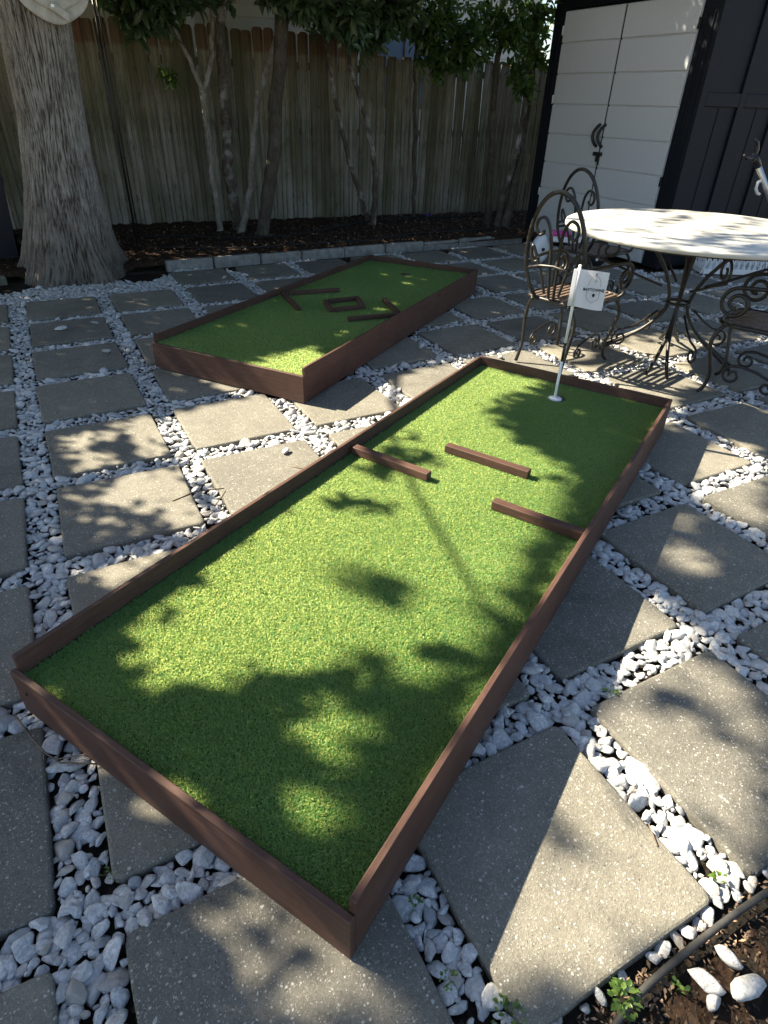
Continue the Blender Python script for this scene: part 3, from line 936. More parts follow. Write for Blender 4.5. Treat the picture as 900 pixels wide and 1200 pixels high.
link(bpy.data.objects.new("trunk", np_mesh("trunk", V, F, M['bark'], np.clip((rid * .95 + .12 * (brk - .5)) * np.interp(Zg, [0, .5, 1.3], [.62, .8, 1.0]) , 0, 1).ravel(), smooth=True)), big)

# ---- where the ground is lit and where it is shaded (outlines of sun and shade lying on the ground, in the frame's pixels)
LIT = [  # polygon, softness in px, light
    ([(170, 500), (205, 480), (318, 461), (372, 452), (430, 450), (500, 430), (570, 412), (690, 402), (800, 398), (800, 480), (770, 475), (570, 428), (540, 470), (300, 625), (262, 625), (236, 566), (205, 545), (196, 520)], 3, 1.0),
    ([(112, 566), (150, 556), (212, 546), (248, 612), (200, 626), (160, 604), (120, 585)], 5, .97),
    ([(66, 578), (112, 566), (150, 604), (185, 640), (110, 622), (75, 600)], 6, .25),
    ([(70, 520), (84, 508), (108, 503), (118, 515), (98, 530), (76, 534)], 3, .95),
    ([(130, 496), (180, 484), (206, 536), (160, 536), (150, 515)], 4, .95),
    ([(84, 540), (102, 530), (132, 525), (136, 540), (110, 552), (88, 552)], 3, .9),
    ([(118, 508), (132, 500), (140, 512), (126, 522)], 2, .85),
    ([(95, 678), (120, 660), (150, 652), (200, 640), (175, 668), (140, 690), (108, 690)], 4, .95),
    ([(238, 448), (268, 428), (330, 414), (386, 402), (420, 430), (356, 485), (300, 470)], 3, 1.0),
    ([(392, 398), (398, 388), (466, 349), (469, 353), (410, 400)], 1.5, 1.0),
    # the near green: the main pool of sun
    ([(455, 560), (470, 500), (505, 490), (540, 420), (640, 446), (622, 460), (596, 500), (640, 540), (716, 566), (735, 520), (772, 478), (790, 484), (760, 540), (716, 610), (705, 640), (655, 740), (640, 760), (560, 770), (500, 742), (450, 760), (402, 780), (345, 800), (290, 788), (250, 800), (220, 816), (185, 812), (152, 798), (164, 764), (140, 742), (174, 706), (205, 690), (215, 668), (260, 640), (330, 600), (420, 545)], 4, 1.0),
    ([(480, 700), (640, 700), (640, 780), (606, 835), (560, 850), (500, 826), (465, 785)], 24, .95),
    ([(340, 842), (366, 812), (410, 826), (444, 858), (430, 892), (380, 892), (345, 870)], 14, .95),
    ([(310, 950), (335, 912), (375, 900), (412, 925), (415, 960), (372, 990), (325, 980)], 20, .5),
    ([(210, 905), (260, 895), (285, 930), (255, 955), (215, 935)], 18, .3),
    ([(420, 1000), (440, 985), (430, 1030)], 14, .2),
    ([(800, 530), (880, 520), (900, 545), (900, 640), (870, 612), (812, 582)], 5, 1.0),
    ([(812, 566), (830, 520), (888, 540), (806, 575)], 4, 1.0),
    ([(784, 612), (800, 596), (822, 606), (806, 622)], 8, .45),
    ([(765, 660), (776, 634), (812, 642), (836, 664), (800, 668)], 12, .5),
    ([(690, 790), (700, 720), (740, 680), (830, 742), (800, 770), (770, 800), (730, 800)], 5, .97),
    ([(540, 1150), (570, 1000), (640, 850), (690, 840), (740, 790), (830, 765), (900, 840), (900, 1200), (735, 1200), (700, 1170), (640, 1150)], 10, .97),
    ([(480, 1150), (560, 1060), (640, 990), (690, 1000), (650, 1150), (570, 1165)], 12, .9),
    ([(250, 1060), (330, 1040), (420, 1130), (500, 1165), (470, 1200), (330, 1200), (260, 1120)], 30, .45),
    ([(640, 400), (900, 390), (900, 440), (800, 450)], 8, .6),
]
DARK = [
    ([(590, 455), (641, 462), (683, 474), (707, 497), (742, 524), (728, 548), (650, 532), (596, 512), (574, 482)], 9, .88),
    ([(534, 468), (600, 472), (600, 484), (540, 480)], 6, .45),
    ([(735, 476), (772, 476), (768, 490), (740, 488)], 4, .6),
    ([(622, 556), (690, 560), (728, 566), (722, 580), (660, 576)], 5, .85),
    ([(650, 582), (712, 584), (700, 612), (664, 596)], 5, .85),
    ([(455, 512), (480, 500), (512, 530), (512, 556), (470, 548)], 9, .5),
    ([(376, 574), (410, 582), (470, 592), (472, 599), (420, 600), (380, 592)], 4, .75),
    ([(392, 668), (430, 660), (470, 668), (486, 700), (462, 718), (430, 704), (398, 684)], 13, .72),
    ([(584, 700), (606, 688), (634, 700), (630, 742), (600, 742)], 9, .85),
    ([(498, 757), (516, 756), (548, 769), (554, 781), (530, 780), (504, 770)], 2, 1.0),
    ([(282, 770), (300, 784), (330, 790), (372, 786), (396, 776), (396, 783), (352, 800), (346, 822), (316, 832), (300, 818), (262, 806), (296, 796)], 2, .92),
    ([(196, 700), (204, 690), (206, 708), (196, 724), (186, 728)], 2, .9),
    ([(214, 676), (226, 674), (234, 686), (222, 688)], 2, .9),
    ([(166, 764), (180, 760), (184, 774), (170, 782)], 2, .8),
    ([(188, 808), (206, 800), (226, 810), (214, 822)], 2, .8),
    ([(400, 770), (450, 748), (490, 772), (480, 800), (430, 800)], 14, .55),
    ([(760, 800), (800, 790), (850, 830), (846, 862), (800, 848), (770, 824)], 14, .72),
    ([(850, 780), (900, 790), (900, 826), (860, 806)], 10, .8),
    ([(764, 715), (800, 722), (800, 738), (770, 730)], 8, .4),
    ([(630, 960), (680, 960), (700, 1000), (650, 1040), (628, 1010)], 18, .6),
    ([(585, 1120), (640, 1150), (690, 1200), (600, 1200)], 20, .7),
    ([(740, 1130), (800, 1100), (830, 1130), (780, 1200), (720, 1200)], 8, .8),
    ([(860, 480), (900, 490), (900, 510), (850, 500)], 8, .8),
    ([(150, 604), (190, 600), (200, 622), (165, 626)], 4, .7),
]
def poly_sdf(P, x, y):
    n = len(P); d = np.full(x.shape, 1e9); ins = np.zeros(x.shape, bool)
    for i in range(n):
        x1, y1 = P[i]; x2, y2 = P[(i + 1) % n]
        ex, ey = x2 - x1, y2 - y1
        t = np.clip(((x - x1) * ex + (y - y1) * ey) / (ex * ex + ey * ey + 1e-9), 0, 1)
        d = np.minimum(d, np.hypot(x - x1 - t * ex, y - y1 - t * ey))
        c = (y1 > y) != (y2 > y)
        xi = x1 + (y - y1) * ex / (ey if abs(ey) > 1e-9 else 1e-9)
        ins ^= c & (x < xi)
    return np.where(ins, d, -d)
def light_at(x, y):
    L = np.zeros(x.shape)
    for P, s, v in LIT:
        L = np.maximum(L, v * np.clip(poly_sdf(P, x, y) / (2 * s) + .5, 0, 1))
    for P, s, v in DARK:
        L *= 1 - v * np.clip(poly_sdf(P, x, y) / (2 * s) + .5, 0, 1)
    return L

step = .05
GX, GY = np.meshgrid(np.arange(-3.4, 9.0, step), np.arange(-1.5, 8.6, step))
gx = GX.ravel() + rng.uniform(-.5, .5, GX.size) * step; gy = GY.ravel() + rng.uniform(-.5, .5, GX.size) * step
gz = np.zeros(gx.shape)
for bi in (0, 1):
    ox, oy, th, Lb, Wb = BOXES[bi]
    u = (gx - ox) * math.cos(th) + (gy - oy) * math.sin(th); v = -(gx - ox) * math.sin(th) + (gy - oy) * math.cos(th)
    gz[(u > 0) & (u < Lb) & (v > 0) & (v < Wb)] = (.168, .192)[bi]
pxx, pyy, pdd = px(np.c_[gx, gy, gz])
inframe = (pdd > .2) & (pxx > -25) & (pxx < 925) & (pyy > 60) & (pyy < 1225)
Lt = np.where(inframe, light_at(pxx, pyy), 0.15)
dens = np.clip(-np.log(Lt + .004) / 4.6, 0, 1.15)      # leaf density that lets this share of the sun through
dens = np.where(inframe, dens, .26)
# the table itself keeps the sun off what lies behind it
TC, TR, TZ = (4.29, 3.21), .95, .97
tt = (TZ - gz) / SUN.z
hit_table = np.hypot(gx + SUN.x * tt - TC[0], gy + SUN.y * tt - TC[1]) < TR + .05
dens[hit_table] = 0
# upright surfaces in shade: shed front, chairs, and the table top's streaks
ex = []
for _ in range(12000):
    y_, z_ = rng.uniform(5.3, 8.2), rng.uniform(.1, 2.8)
    ex.append((6.84, y_, z_, (.10 if (y_ < 6.02 and z_ > 2.02 and math.sin(y_ * 38) + math.sin(z_ * 31 + y_ * 9) > -.2) else 1.0)))
for _ in range(760):
    a, b = rng.uniform(0, 2 * PI), TR * math.sqrt(rng.uniform(0, 1))
    x, y = TC[0] + b * math.cos(a), TC[1] + b * math.sin(a)
    st = .5 + .5 * math.sin((y * 1.0 - x * .12) * 13 + 2 * math.sin(x * 2.1) + .6 * math.sin(x * 7))
    if st > .62: ex.append((x, y, TZ, .6))
for _ in range(1200):
    ex.append((4.9 + rng.uniform(-.5, .5), 4.5 + rng.uniform(-.5, .5), rng.uniform(.2, 1.25), .8))
for _ in range(600):
    ex.append((4.3 + rng.uniform(-.4, .5), 2.3 + rng.uniform(-.4, .35), rng.uniform(.3, 1.2), .6))
K = 3.9
crisp0 = ((pxx > 60) & (pxx < 260) & (pyy > 490) & (pyy < 700)) | ((pxx > 90) & (pxx < 400) & (pyy > 680) & (pyy < 860)) | ((pxx > 490) & (pxx < 560) & (pyy > 750) & (pyy < 790)) | ((pxx > 376) & (pxx < 480) & (pyy > 570) & (pyy < 605))
seat_t = (.5 - gz) / SUN.z
thru_seat = np.hypot(gx + SUN.x * seat_t - 3.44, gy + SUN.y * seat_t - 3.50) < .42
flag_t = (.825 - gz) / SUN.z
thru_flag = np.hypot(gx + SUN.x * flag_t - 2.71, gy + SUN.y * flag_t - 2.63) < .17
dens = np.where(thru_seat | thru_flag, dens * .12, dens)
cnt = rng.poisson(K * dens * np.where(crisp0, 3.2, np.where(dens > .93, 1.2, 1.0)))
S = np.repeat(np.c_[gx, gy, gz], cnt, axis=0)
Lr = np.repeat(np.where(inframe, Lt, 0), cnt)
PXr, PYr = np.repeat(pxx, cnt), np.repeat(pyy, cnt)
S = S + np.c_[rng.uniform(-.5, .5, (len(S), 2)) * step, np.zeros(len(S))]
# low boughs give crisp small-leaved shade, high ones a soft one
crisp = (((PXr > 60) & (PXr < 260) & (PYr > 490) & (PYr < 700)) | ((PXr > 90) & (PXr < 400) & (PYr > 680) & (PYr < 860)) | ((PXr > 490) & (PXr < 560) & (PYr > 750) & (PYr < 790)) | ((PXr > 376) & (PXr < 480) & (PYr > 570) & (PYr < 605))) 
softz = (PXr > 380) & (PYr > 560)
h = np.where(crisp, rng.uniform(2.6, 3.3, len(S)), np.where(softz, rng.uniform(4.2, 7.6, len(S)), rng.uniform(3.1, 4.8, len(S))))
E2 = np.array([e[:3] for e in ex]); E2 = E2[rng.uniform(0, 1, len(E2)) < np.array([e[3] for e in ex])]
S = np.concatenate([S, E2]); h = np.concatenate([h, rng.uniform(4.6, 7.6, len(E2))])
crisp = np.concatenate([crisp, np.zeros(len(E2), bool)])
t = (h - S[:, 2]) / SUN.z
LC = S + t[:, None] * np.array(SUN)
lx, ly, ld = px(LC)
seen = (ld > 0) & (lx > -40) & (lx < 940) & (ly > -45) & (ly < 1240)
t2 = (rng.uniform(6.5, 9.0, len(S)) - S[:, 2]) / SUN.z
LC = np.where(seen[:, None], S + t2[:, None] * np.array(SUN), LC)
lx, ly, ld = px(LC)
seen = (ld > 0) & (lx > -40) & (lx < 940) & (ly > -45) & (ly < 1240)
near_house = (LC[:, 1] > 11.6) & (LC[:, 2] < 5.6)
LC = LC[~seen & ~near_house]; crisp = crisp[~seen & ~near_house]
n = len(LC)
ln = np.where(crisp, rng.uniform(.055, .10, n), rng.uniform(.08, .15, n))
crown = leaf_mesh("crown", LC - np.array([.33, 7.89, -.03]), rand_dirs(n, .2), rand_dirs(n), ln, ln * rng.uniform(.42, .6, n), rng.uniform(0, 1, n), M['crown'])  # unseen leaves, placed along sun rays to cast the mapped shade
link(bpy.data.objects.new("crown", crown), big)
# unseen bough added to cast a wire-like shadow line, then limbs into the crown
MB().tube([Vector(p) - Vector((.33, 7.89, -.03)) for p in ((-.2, 7.7, 3.5), (-.85, 6.5, 3.42), (-1.10, 5.4, 3.34), (-1.19, 4.98, 3.30), (-1.30, 4.47, 3.30), (-1.41, 3.96, 3.30), (-1.50, 3.5, 3.28))], [.03, .022, .014, .012, .011, .010, .008], 6).build("unseen_limb", M['dark_bark'], big)
for tgt, r0 in [((-1.0, 8.6, 5.6), .16), ((1.3, 9.8, 6.4), .14), ((-4.0, 9.0, 4.4), .12), ((2.6, 9.4, 7.2), .13), ((-2.6, 7.4, 3.3), .07)]:
    a = Vector((.58, 7.89, random.uniform(3.3, 4.1))) if tgt[2] > 4 else Vector((.45, 7.85, 3.0))
    b = Vector(tgt); mid = (a + b) / 2 + Vector((random.uniform(-.3, .3), random.uniform(-.3, .3), .35))
    o = Vector((.33, 7.89, -.03))
    stem([a - o, mid - o, b - o], r0, r0 * .25, 8, .03).build("unseen_limb", M['dark_bark'], big)

# pale disc fixed on the trunk
disc = empty("round_board", (.66, 7.52, 2.50))
tag(disc, "weathered pale grey round board with a riveted strap, fixed high on the big trunk", "round board")
R90 = Matrix.Rotation(PI / 2, 4, 'X')
def disc_mb(r, th, y, seed=0):
    mb = MB(); n = 48; V = []
    for yy, k in ((y, .965), (y - .008, 1), (y - th + .008, 1), (y - th, .965)):
        for i in range(n):
            a = 2 * PI * i / n
            rr = r * k * (1 + .02 * math.sin(3 * a + seed) + .012 * math.sin(7 * a))
            V.append((rr * math.cos(a), yy, rr * math.sin(a)))
    F = [tuple((j * n + i, j * n + (i + 1) % n, (j + 1) * n + (i + 1) % n, (j + 1) * n + i)) for j in range(3) for i in range(n)]
    F += [tuple(range(n))[::-1], tuple(3 * n + i for i in range(n))]
    return mb.add(V, F)
disc_mb(.335, .05, .02).build("board", M['pale_disc'], disc)
d2 = disc_mb(.30, .03, -.032, 1.0).build("raised_face", M['pale_disc'], disc); d2.location = (.02, 0, .055)
MB().box((.17, .02, .06), (.03, -.075, -.255), Matrix.Rotation(math.radians(32), 4, 'Y'), b=.008).build("strap", M['pale_disc'], disc)
rv = MB().box((.03, .014, .03), (-.022, -.088, -.222), b=.005).build("rivet", M['silver'], disc)

# ================================================================== PUTTING GREENS
def turf(L0, L1, W0, W1, z, n, hole, parent, hgt=.0095):
    bm = bmesh.new()
    vs = [bm.verts.new(p) for p in ((L0, W0, z), (L1, W0, z), (L1, W1, z), (L0, W1, z))]
    es = [bm.edges.new((vs[i], vs[(i + 1) % 4])) for i in range(4)]
    hx, hy, hr = hole
    hv = [bm.verts.new((hx + hr * math.cos(a), hy + hr * math.sin(a), z)) for a in np.linspace(0, 2 * PI, 28, endpoint=False)]
    es += [bm.edges.new((hv[i], hv[(i + 1) % 28])) for i in range(28)]
    bmesh.ops.triangle_fill(bm, use_beauty=True, use_dissolve=False, edges=es)
    for f in list(bm.faces):
        c = f.calc_center_median()
        if (c.x - hx) ** 2 + (c.y - hy) ** 2 < (hr * .9) ** 2: bm.faces.remove(f)
    bmesh.ops.recalc_face_normals(bm, faces=bm.faces)
    me = bpy.data.meshes.new("turf"); bm.to_mesh(me); bm.free(); me.materials.append(M['turf_base'])
    base = link(bpy.data.objects.new("turf", me), parent)
    x = rng.uniform(L0 + .003, L1 - .003, n); y = rng.uniform(W0 + .003, W1 - .003, n)
    keep = np.hypot(x - hx, y - hy) > hr + .004
    x, y = x[keep], y[keep]; n = len(x)
    a = rng.uniform(0, 2 * PI, n); hh = hgt * rng.uniform(.6, 1.1, n); w = rng.uniform(.0011, .0021, n)
    la = rng.uniform(0, 2 * PI, n); ll = hh * rng.uniform(.3, 1.5, n)
    # pile lies in slightly different directions in patches
    bx, by = np.cos(a) * w, np.sin(a) * w
    b1 = np.stack([x - bx, y - by, np.full(n, z)], 1); b2 = np.stack([x + bx, y + by, np.full(n, z)], 1)
    tx_, ty_ = x + np.cos(la) * ll, y + np.sin(la) * ll
    t1 = np.stack([tx_ - bx * .55, ty_ - by * .55, z + hh], 1); t2_ = np.stack([tx_ + bx * .55, ty_ + by * .55, z + hh * .94], 1)
    V = np.stack([b1, b2, t2_, t1], 1).reshape(-1, 3)
    F = (np.arange(n)[:, None, None] * 4 + np.array([(0, 1, 2, 3)])[None]).reshape(-1, 4)
    tone = np.clip(rng.normal(.5, .2, n) + .06 * np.sin(x * 5.3 + 1) * np.sin(y * 6.1), 0, 1)
    o = link(bpy.data.objects.new("turf_pile", np_mesh("turf_pile", V, F, M['turf'], np.repeat(tone, 4))), base)
    tag(o, kind="stuff")
    return base

def green(loc, rz, L, Wd, he, hs, hfar, nblades, hole, label, tz):
    t = empty("putting_green", (loc[0], loc[1], 0), rz)
    tag(t, label, "putting green", "mini golf putting greens")
    th = .02
    zb = .006
    def side(v0, v1):
        # side boards run the full length between the end boards; the top slopes a little to the far end
        b = .003
        V = []
        for (u, hh) in ((th + .002, hs), (L - th - .002, hfar)):
            for vv in (v0, v1):
                V += [(u, vv, zb), (u, vv, hh)]
        F = [(0, 1, 3, 2), (4, 6, 7, 5), (0, 4, 5, 1), (2, 3, 7, 6), (1, 5, 7, 3), (0, 2, 6, 4)]
        bm = bmesh.new()
        bv = [bm.verts.new(p) for p in V]
        for f in F: bm.faces.new([bv[i] for i in f])
        bmesh.ops.recalc_face_normals(bm, faces=bm.faces)
        bmesh.ops.bevel(bm, geom=list(bm.edges), offset=.0025, segments=1, affect='EDGES')
        me = bpy.data.meshes.new("side_board"); bm.to_mesh(me); bm.free(); me.materials.append(M['stain_x'])
        link(bpy.data.objects.new("side_board", me), t)
    side(0.0, th); side(Wd - th, Wd)
    MB().box((th, Wd, he - zb), (th / 2, Wd / 2, (he + zb) / 2), b=.0025).build("end_board", M['stain_y'], t)
    MB().box((th, Wd, hfar - zb), (L - th / 2, Wd / 2, (hfar + zb) / 2), b=.0025).build("end_board", M['stain_y'], t)
    for (u, v, w) in ((-.0012, Wd - .06, .05),):
        for zz_ in (.12,):
            sc = MB().lathe([(.0045, -.001), (.0045, .0015), (.002, .002)], 10)
            o = sc.build("screw_head", M['ink'], t); o.rotation_euler = (0, -PI / 2, 0); o.location = (u, v, zz_)
    turf(th + .003, L - th - .003, th + .003, Wd - th - .003, tz, nblades, hole, t)
    hx, hy, hr = hole
    cupo = MB().lathe([(hr, tz + .002), (hr - .003, tz + .002), (hr - .004, tz - .085), (.001, tz - .087)], 28, (hx, hy, 0), True).build("cup", M['cup'], t)
    return t

def to_local(bi, x, y):
    ox, oy, th, L, Wd = BOXES[bi]
    dx, dy = x - ox, y - oy
    return dx * math.cos(th) + dy * math.sin(th), -dx * math.sin(th) + dy * math.cos(th)
h1 = to_local(0, 2.650, 2.642)
front = green(BOXES[0][:2], BOXES[0][2], BOXES[0][3], BOXES[0][4], .186, .238, .222, 620000, (h1[0], h1[1], .054), "larger nearer brown-framed putting green with the flag stick and three loose bars", .158)
h2 = to_local(1, 3.315, 5.76)
back = green(BOXES[1][:2], BOXES[1][2], BOXES[1][3], BOXES[1][4], .190, .240, .240, 230000, (h2[0], h2[1], .058), "brown-framed putting green behind, in shade, with a square and two angle bars", .183)

# ---- loose wooden bars
def bar(p, q_, w=.042, hgt=.042, name="wooden_bar", parent=None, off=0.0, tz=.166):
    p, q_ = Vector((*p, 0)), Vector((*q_, 0))
    d = q_ - p; a = math.atan2(d.y, d.x); c = (p + q_) / 2
    mb = MB().box((d.length, w, hgt), b=.0025)
    o = mb.build(name, M['stain_x'], parent)
    o.location = (c.x, c.y, tz + hgt / 2 + off); o.rotation_euler = (0, 0, a)
    return o
BG = "loose wooden bars on the nearer green"
tag(bar((1.198, 2.529), (1.405, 2.125)), "short brown bar touching the left side board of the nearer green", "wooden bar", BG)
tag(bar((1.642, 2.342), (1.859, 1.937)), "short brown bar lying free in the middle of the nearer green, closest to the flag", "wooden bar", BG)
tag(bar((1.543, 1.799), (1.750, 1.415)), "short brown bar meeting the right side board of the nearer green", "wooden bar", BG)
def cluster(name, loc, segs, label, cat):
    e = empty(name, (loc[0], loc[1], 0)); tag(e, label, cat, "wooden obstacles on the shaded green")
    for i, (p, q_) in enumerate(segs):
        bar((p[0] - loc[0], p[1] - loc[1]), (q_[0] - loc[0], q_[1] - loc[1]), .036, .032, "rail", e, .0, .190)
    return e
def on_back(u, v):
    ox, oy, th, L, Wd = BOXES[1]
    return (ox + u * math.cos(th) - v * math.sin(th), oy + u * math.sin(th) + v * math.cos(th))
cluster("angle_obstacle", on_back(1.55, 1.15), [(on_back(1.55, 1.215), on_back(1.22, .83)), (on_back(1.59, 1.19), on_back(1.94, .86))], "two brown bars set in a chevron against the left board of the shaded green", "golf obstacle")
cluster("square_obstacle", (2.245, 4.922), [((2.123, 5.058), (2.067, 4.784)), ((2.433, 5.070), (2.357, 4.777)), ((2.146, 5.046), (2.408, 5.056)), ((2.090, 4.795), (2.336, 4.789))], "small square of four brown bars in the middle of the shaded green", "golf obstacle")
cluster("angle_obstacle", on_back(1.53, .10), [(on_back(1.52, .045), on_back(1.19, .342)), (on_back(1.555, .065), on_back(1.86, .357))], "two brown bars set in a chevron against the right board of the shaded green", "golf obstacle")

# ---- flag stick
fl = empty("golf_flag", (2.642, 2.654, .158))
tag(fl, "white golf flag with dark lettering on a banded stick in the nearer green", "golf flag")
wv = Vector((2.664, 2.676, 0)).normalized(); fr = Vector((wv.y, -wv.x, 0))     # towards the right of the picture
fa = math.atan2(fr.y, fr.x)
for (z0, z1, m_) in ((-.05, .240, 'white_paint'), (.240, .352, 'black'), (.352, .79, 'white_paint')):
    MB().tube([(0, 0, z0), (0, 0, z1)], .0085, 12).build("stick", M[m_], fl)
MB().lathe([(.0001, .008), (.014, .007), (.042, .003), (.046, -.003), (.0001, -.003)], 28, (0, 0, 0), True).build("base_ring", M['white_plastic'], fl)
fb = MB(); nx, nz_ = 28, 14; V = []
for j in range(nz_ + 1):
    for i in range(nx + 1):
        u, w = i / nx, j / nz_
        xx = -.030 + u * .192
        yy = .010 * math.sin(u * 11) * math.exp(-u * 3.2) - .004 * math.sin(u * 5 + w * 2)
        zz_ = .566 + w * .205 - .006 * u + .004 * math.sin(u * 6) * (1 - w)
        V.append((xx, yy - .011, zz_))
F = [(j * (nx + 1) + i, j * (nx + 1) + i + 1, (j + 1) * (nx + 1) + i + 1, (j + 1) * (nx + 1) + i) for j in range(nz_) for i in range(nx)]
cloth = fb.add(V, F, True).build("cloth", M['cloth'], fl); cloth.rotation_euler = (0, 0, fa)
sl = MB().tube([(0, 0, .566), (0, 0, .772)], .0125, 12).build("sleeve", M['cloth'], fl)
tx = bpy.data.curves.new("lettering", 'FONT'); tx.body = "BAYTOWNE"; tx.size = .0205; tx.align_x = 'CENTER'; tx.extrude = .0003; tx.offset = .0006
tx.materials.append(M['ink'])
tob = bpy.data.objects.new("lettering_source", tx); col.objects.link(tob)
bpy.context.view_layer.update()
tme = bpy.data.meshes.new_from_object(tob.evaluated_get(bpy.context.evaluated_depsgraph_get()))
bpy.data.objects.remove(tob)
lo = link(bpy.data.objects.new("lettering", tme), cloth)
lo.rotation_euler = (PI / 2, 0, 0); lo.location = (.096, -.0195, .662)
def emblem_line(ptsl, r, m_, nm="emblem"):
    MB().tube([(x, -.0185, z) for x, z in ptsl], r, 5).build(nm, M[m_], cloth)
cxm = .096
emblem_line([(cxm - .032, .690), (cxm - .030, .715), (cxm - .018, .735), (cxm, .744), (cxm + .018, .733), (cxm + .030, .715), (cxm + .032, .690)], .0009, 'ink_thin')
emblem_line([(cxm - .034, .660), (cxm - .036, .635), (cxm - .028, .618), (cxm, .598), (cxm + .028, .618), (cxm + .034, .635), (cxm + .033, .660)], .0010, 'ink_thin')
emblem_line([(cxm, .745), (cxm, .757)], .0032, 'ink')
emblem_line([(cxm, .735), (cxm + .001, .700)], .0008, 'ink'); emblem_line([(cxm + .001, .722), (cxm + .012, .712)], .0012, 'ink')
ob = MB().lathe([(.0001, -.0102), (.005, -.008), (.0075, 0), (.005, .008), (.0001, .0102)], 14).build("emblem", M['ink'], cloth)
ob.scale = (1, .12, 1); ob.location = (cxm + .004, -.0185, .640)

# ================================================================== PATIO FURNITURE
def spiral(c, r0, turns, start, plane='yz', sgn=1, n=26, rmin=.22):
    out = []
    for i in range(n):
        t = i / (n - 1)
        a = start + sgn * turns * 2 * PI * t
        r = r0 * (1 - (1 - rmin) * t)
        p, q_ = r * math.cos(a), r * math.sin(a)
        out.append((c[0], c[1] + p, c[2] + q_) if plane == 'yz' else (c[0] + p, c[1], c[2] + q_))
    return out

def spline(P, n=6):
    P = [Vector(p) for p in P]; out = []
    for i in range(len(P) - 1):
        a, b, c, d = P[max(i - 1, 0)], P[i], P[i + 1], P[min(i + 2, len(P) - 1)]
        for t in np.linspace(0, 1, n + 1)[:-1]:
            out.append(.5 * ((2 * b) + (c - a) * t + (2 * a - 5 * b + 4 * c - d) * t * t + (3 * b - a - 3 * c + d) * t ** 3))
    return out + [P[-1]]

def make_chair():
    """faces +y, seat centre over the origin; tall arched scroll back"""
    t = empty("patio_chair")
    SH, HW, HD = .50, .25, .285
    r = .0130
    ring = []
    for i in range(40):
        a = 2 * PI * i / 40
        ex_ = .42
        ring.append((HW * 1.02 * math.copysign(abs(math.cos(a)) ** ex_, math.cos(a)), HD * math.copysign(abs(math.sin(a)) ** ex_, math.sin(a)), SH))
    ring.append(ring[0]); ring.append(ring[1])
    MB().tube(ring, .0145, 8).build("seat_frame", M['iron'], t)
    for i in range(10):
        x = -.207 + i * .046
        ln = .54 if abs(x) < .17 else .48
        MB().box((.025, ln, .007), (x, 0, SH + .008), b=.002).build("seat_slat", M['iron_sunlit'], t)
    # back: an arch that leans back
    def lean(z): return -HD - .02 - .13 * (z - SH)
    arch = []
    for i in range(33):
        a = PI * i / 32
        x = -.235 * math.cos(a); z = .74 + .47 * math.sin(a) ** .9
        arch.append((x, lean(z), z))
    lowl = [(-.13, lean(SH), SH - .0), (-.195, lean(.60), .60), (-.230, lean(.70), .70)]
    pts_ = lowl + arch[1:-1] + [(-p[0], p[1], p[2]) for p in lowl[::-1]]
    MB().tube(pts_, .0150, 8).build("back_arch", M['iron'], t)
    for s in (-1, 1):
        # tall C-scroll each side of the middle
        cc = [(s * .02, .52), (s * .03, .70), (s * .035, .86), (s * .055, .98), (s * .10, 1.045), (s * .15, 1.03), (s * .165, .98), (s * .14, .935), (s * .11, .945), (s * .105, .965)]
        MB().tube(spline([(x, lean(z), z) for x, z in cc]), r * .85, 6).build("back_scroll", M['iron'], t)
        cc = [(s * .06, .55), (s * .10, .68), (s * .15, .80), (s * .185, .86), (s * .19, .80), (s * .165, .755), (s * .135, .765), (s * .135, .79)]
        MB().tube(spline([(x, lean(z), z) for x, z in cc]), r * .8, 6).build("back_scroll", M['iron'], t)
        # arm: out of the back, forward, then a scroll rolled down at the front
        A0 = (s * .222, lean(.74), .74)
        arm = spline([A0, (s * .262, -.12, .757), (s * .275, .05, .757), (s * .275, .20, .745)])
        sp_ = spiral((s * .275, .20, .645), .10, 1.55, PI / 2, 'yz', -1, 30, .28)
        MB().tube(arm + sp_[1:], r, 7).build("arm", M['iron'], t)
        MB().tube([(s * .275, .23, .55), (s * .265, .22, .52), (s * .245, .19, SH)], r, 6).build("arm_post", M['iron'], t)
        # front leg: cabriole with a toe scroll
        fl_ = [(s * .205, .225, SH), (s * .232, .265, .44), (s * .245, .280, .36), (s * .225, .255, .24), (s * .205, .235, .14), (s * .21, .245, .05), (s * .225, .275, .012)]
        MB().tube(spline(fl_), r * 1.05, 7).build("leg", M['iron'], t)
        rl = [(s * .15, lean(SH), SH), (s * .20, -.275, .42), (s * .21, -.275, .30), (s * .195, -.29, .15), (s * .20, -.33, .012)]
        MB().tube(spline(rl), r * 1.05, 7).build("leg", M['iron'], t)
        # side stretcher with a scroll at each end
        st = spiral((s * .20, -.13, .14), .055, 1.3, PI / 2, 'yz', 1, 18, .25)[::-1] + [(s * .20, -.04, .225), (s * .20, .05, .24)] + spiral((s * .20, .10, .17), .065, 1.3, PI / 2, 'yz', -1, 18, .25)
        MB().tube(st, r * .75, 6).build("stretcher", M['iron'], t)
    cr = [(-.230, lean(.70), .70), (-.1, lean(.735) - .004, .735), (0, lean(.745) - .006, .745), (.1, lean(.735) - .004, .735), (.230, lean(.70), .70)]
    MB().tube(cr, r * .8, 6).build("back_rail", M['iron'], t)
    return t

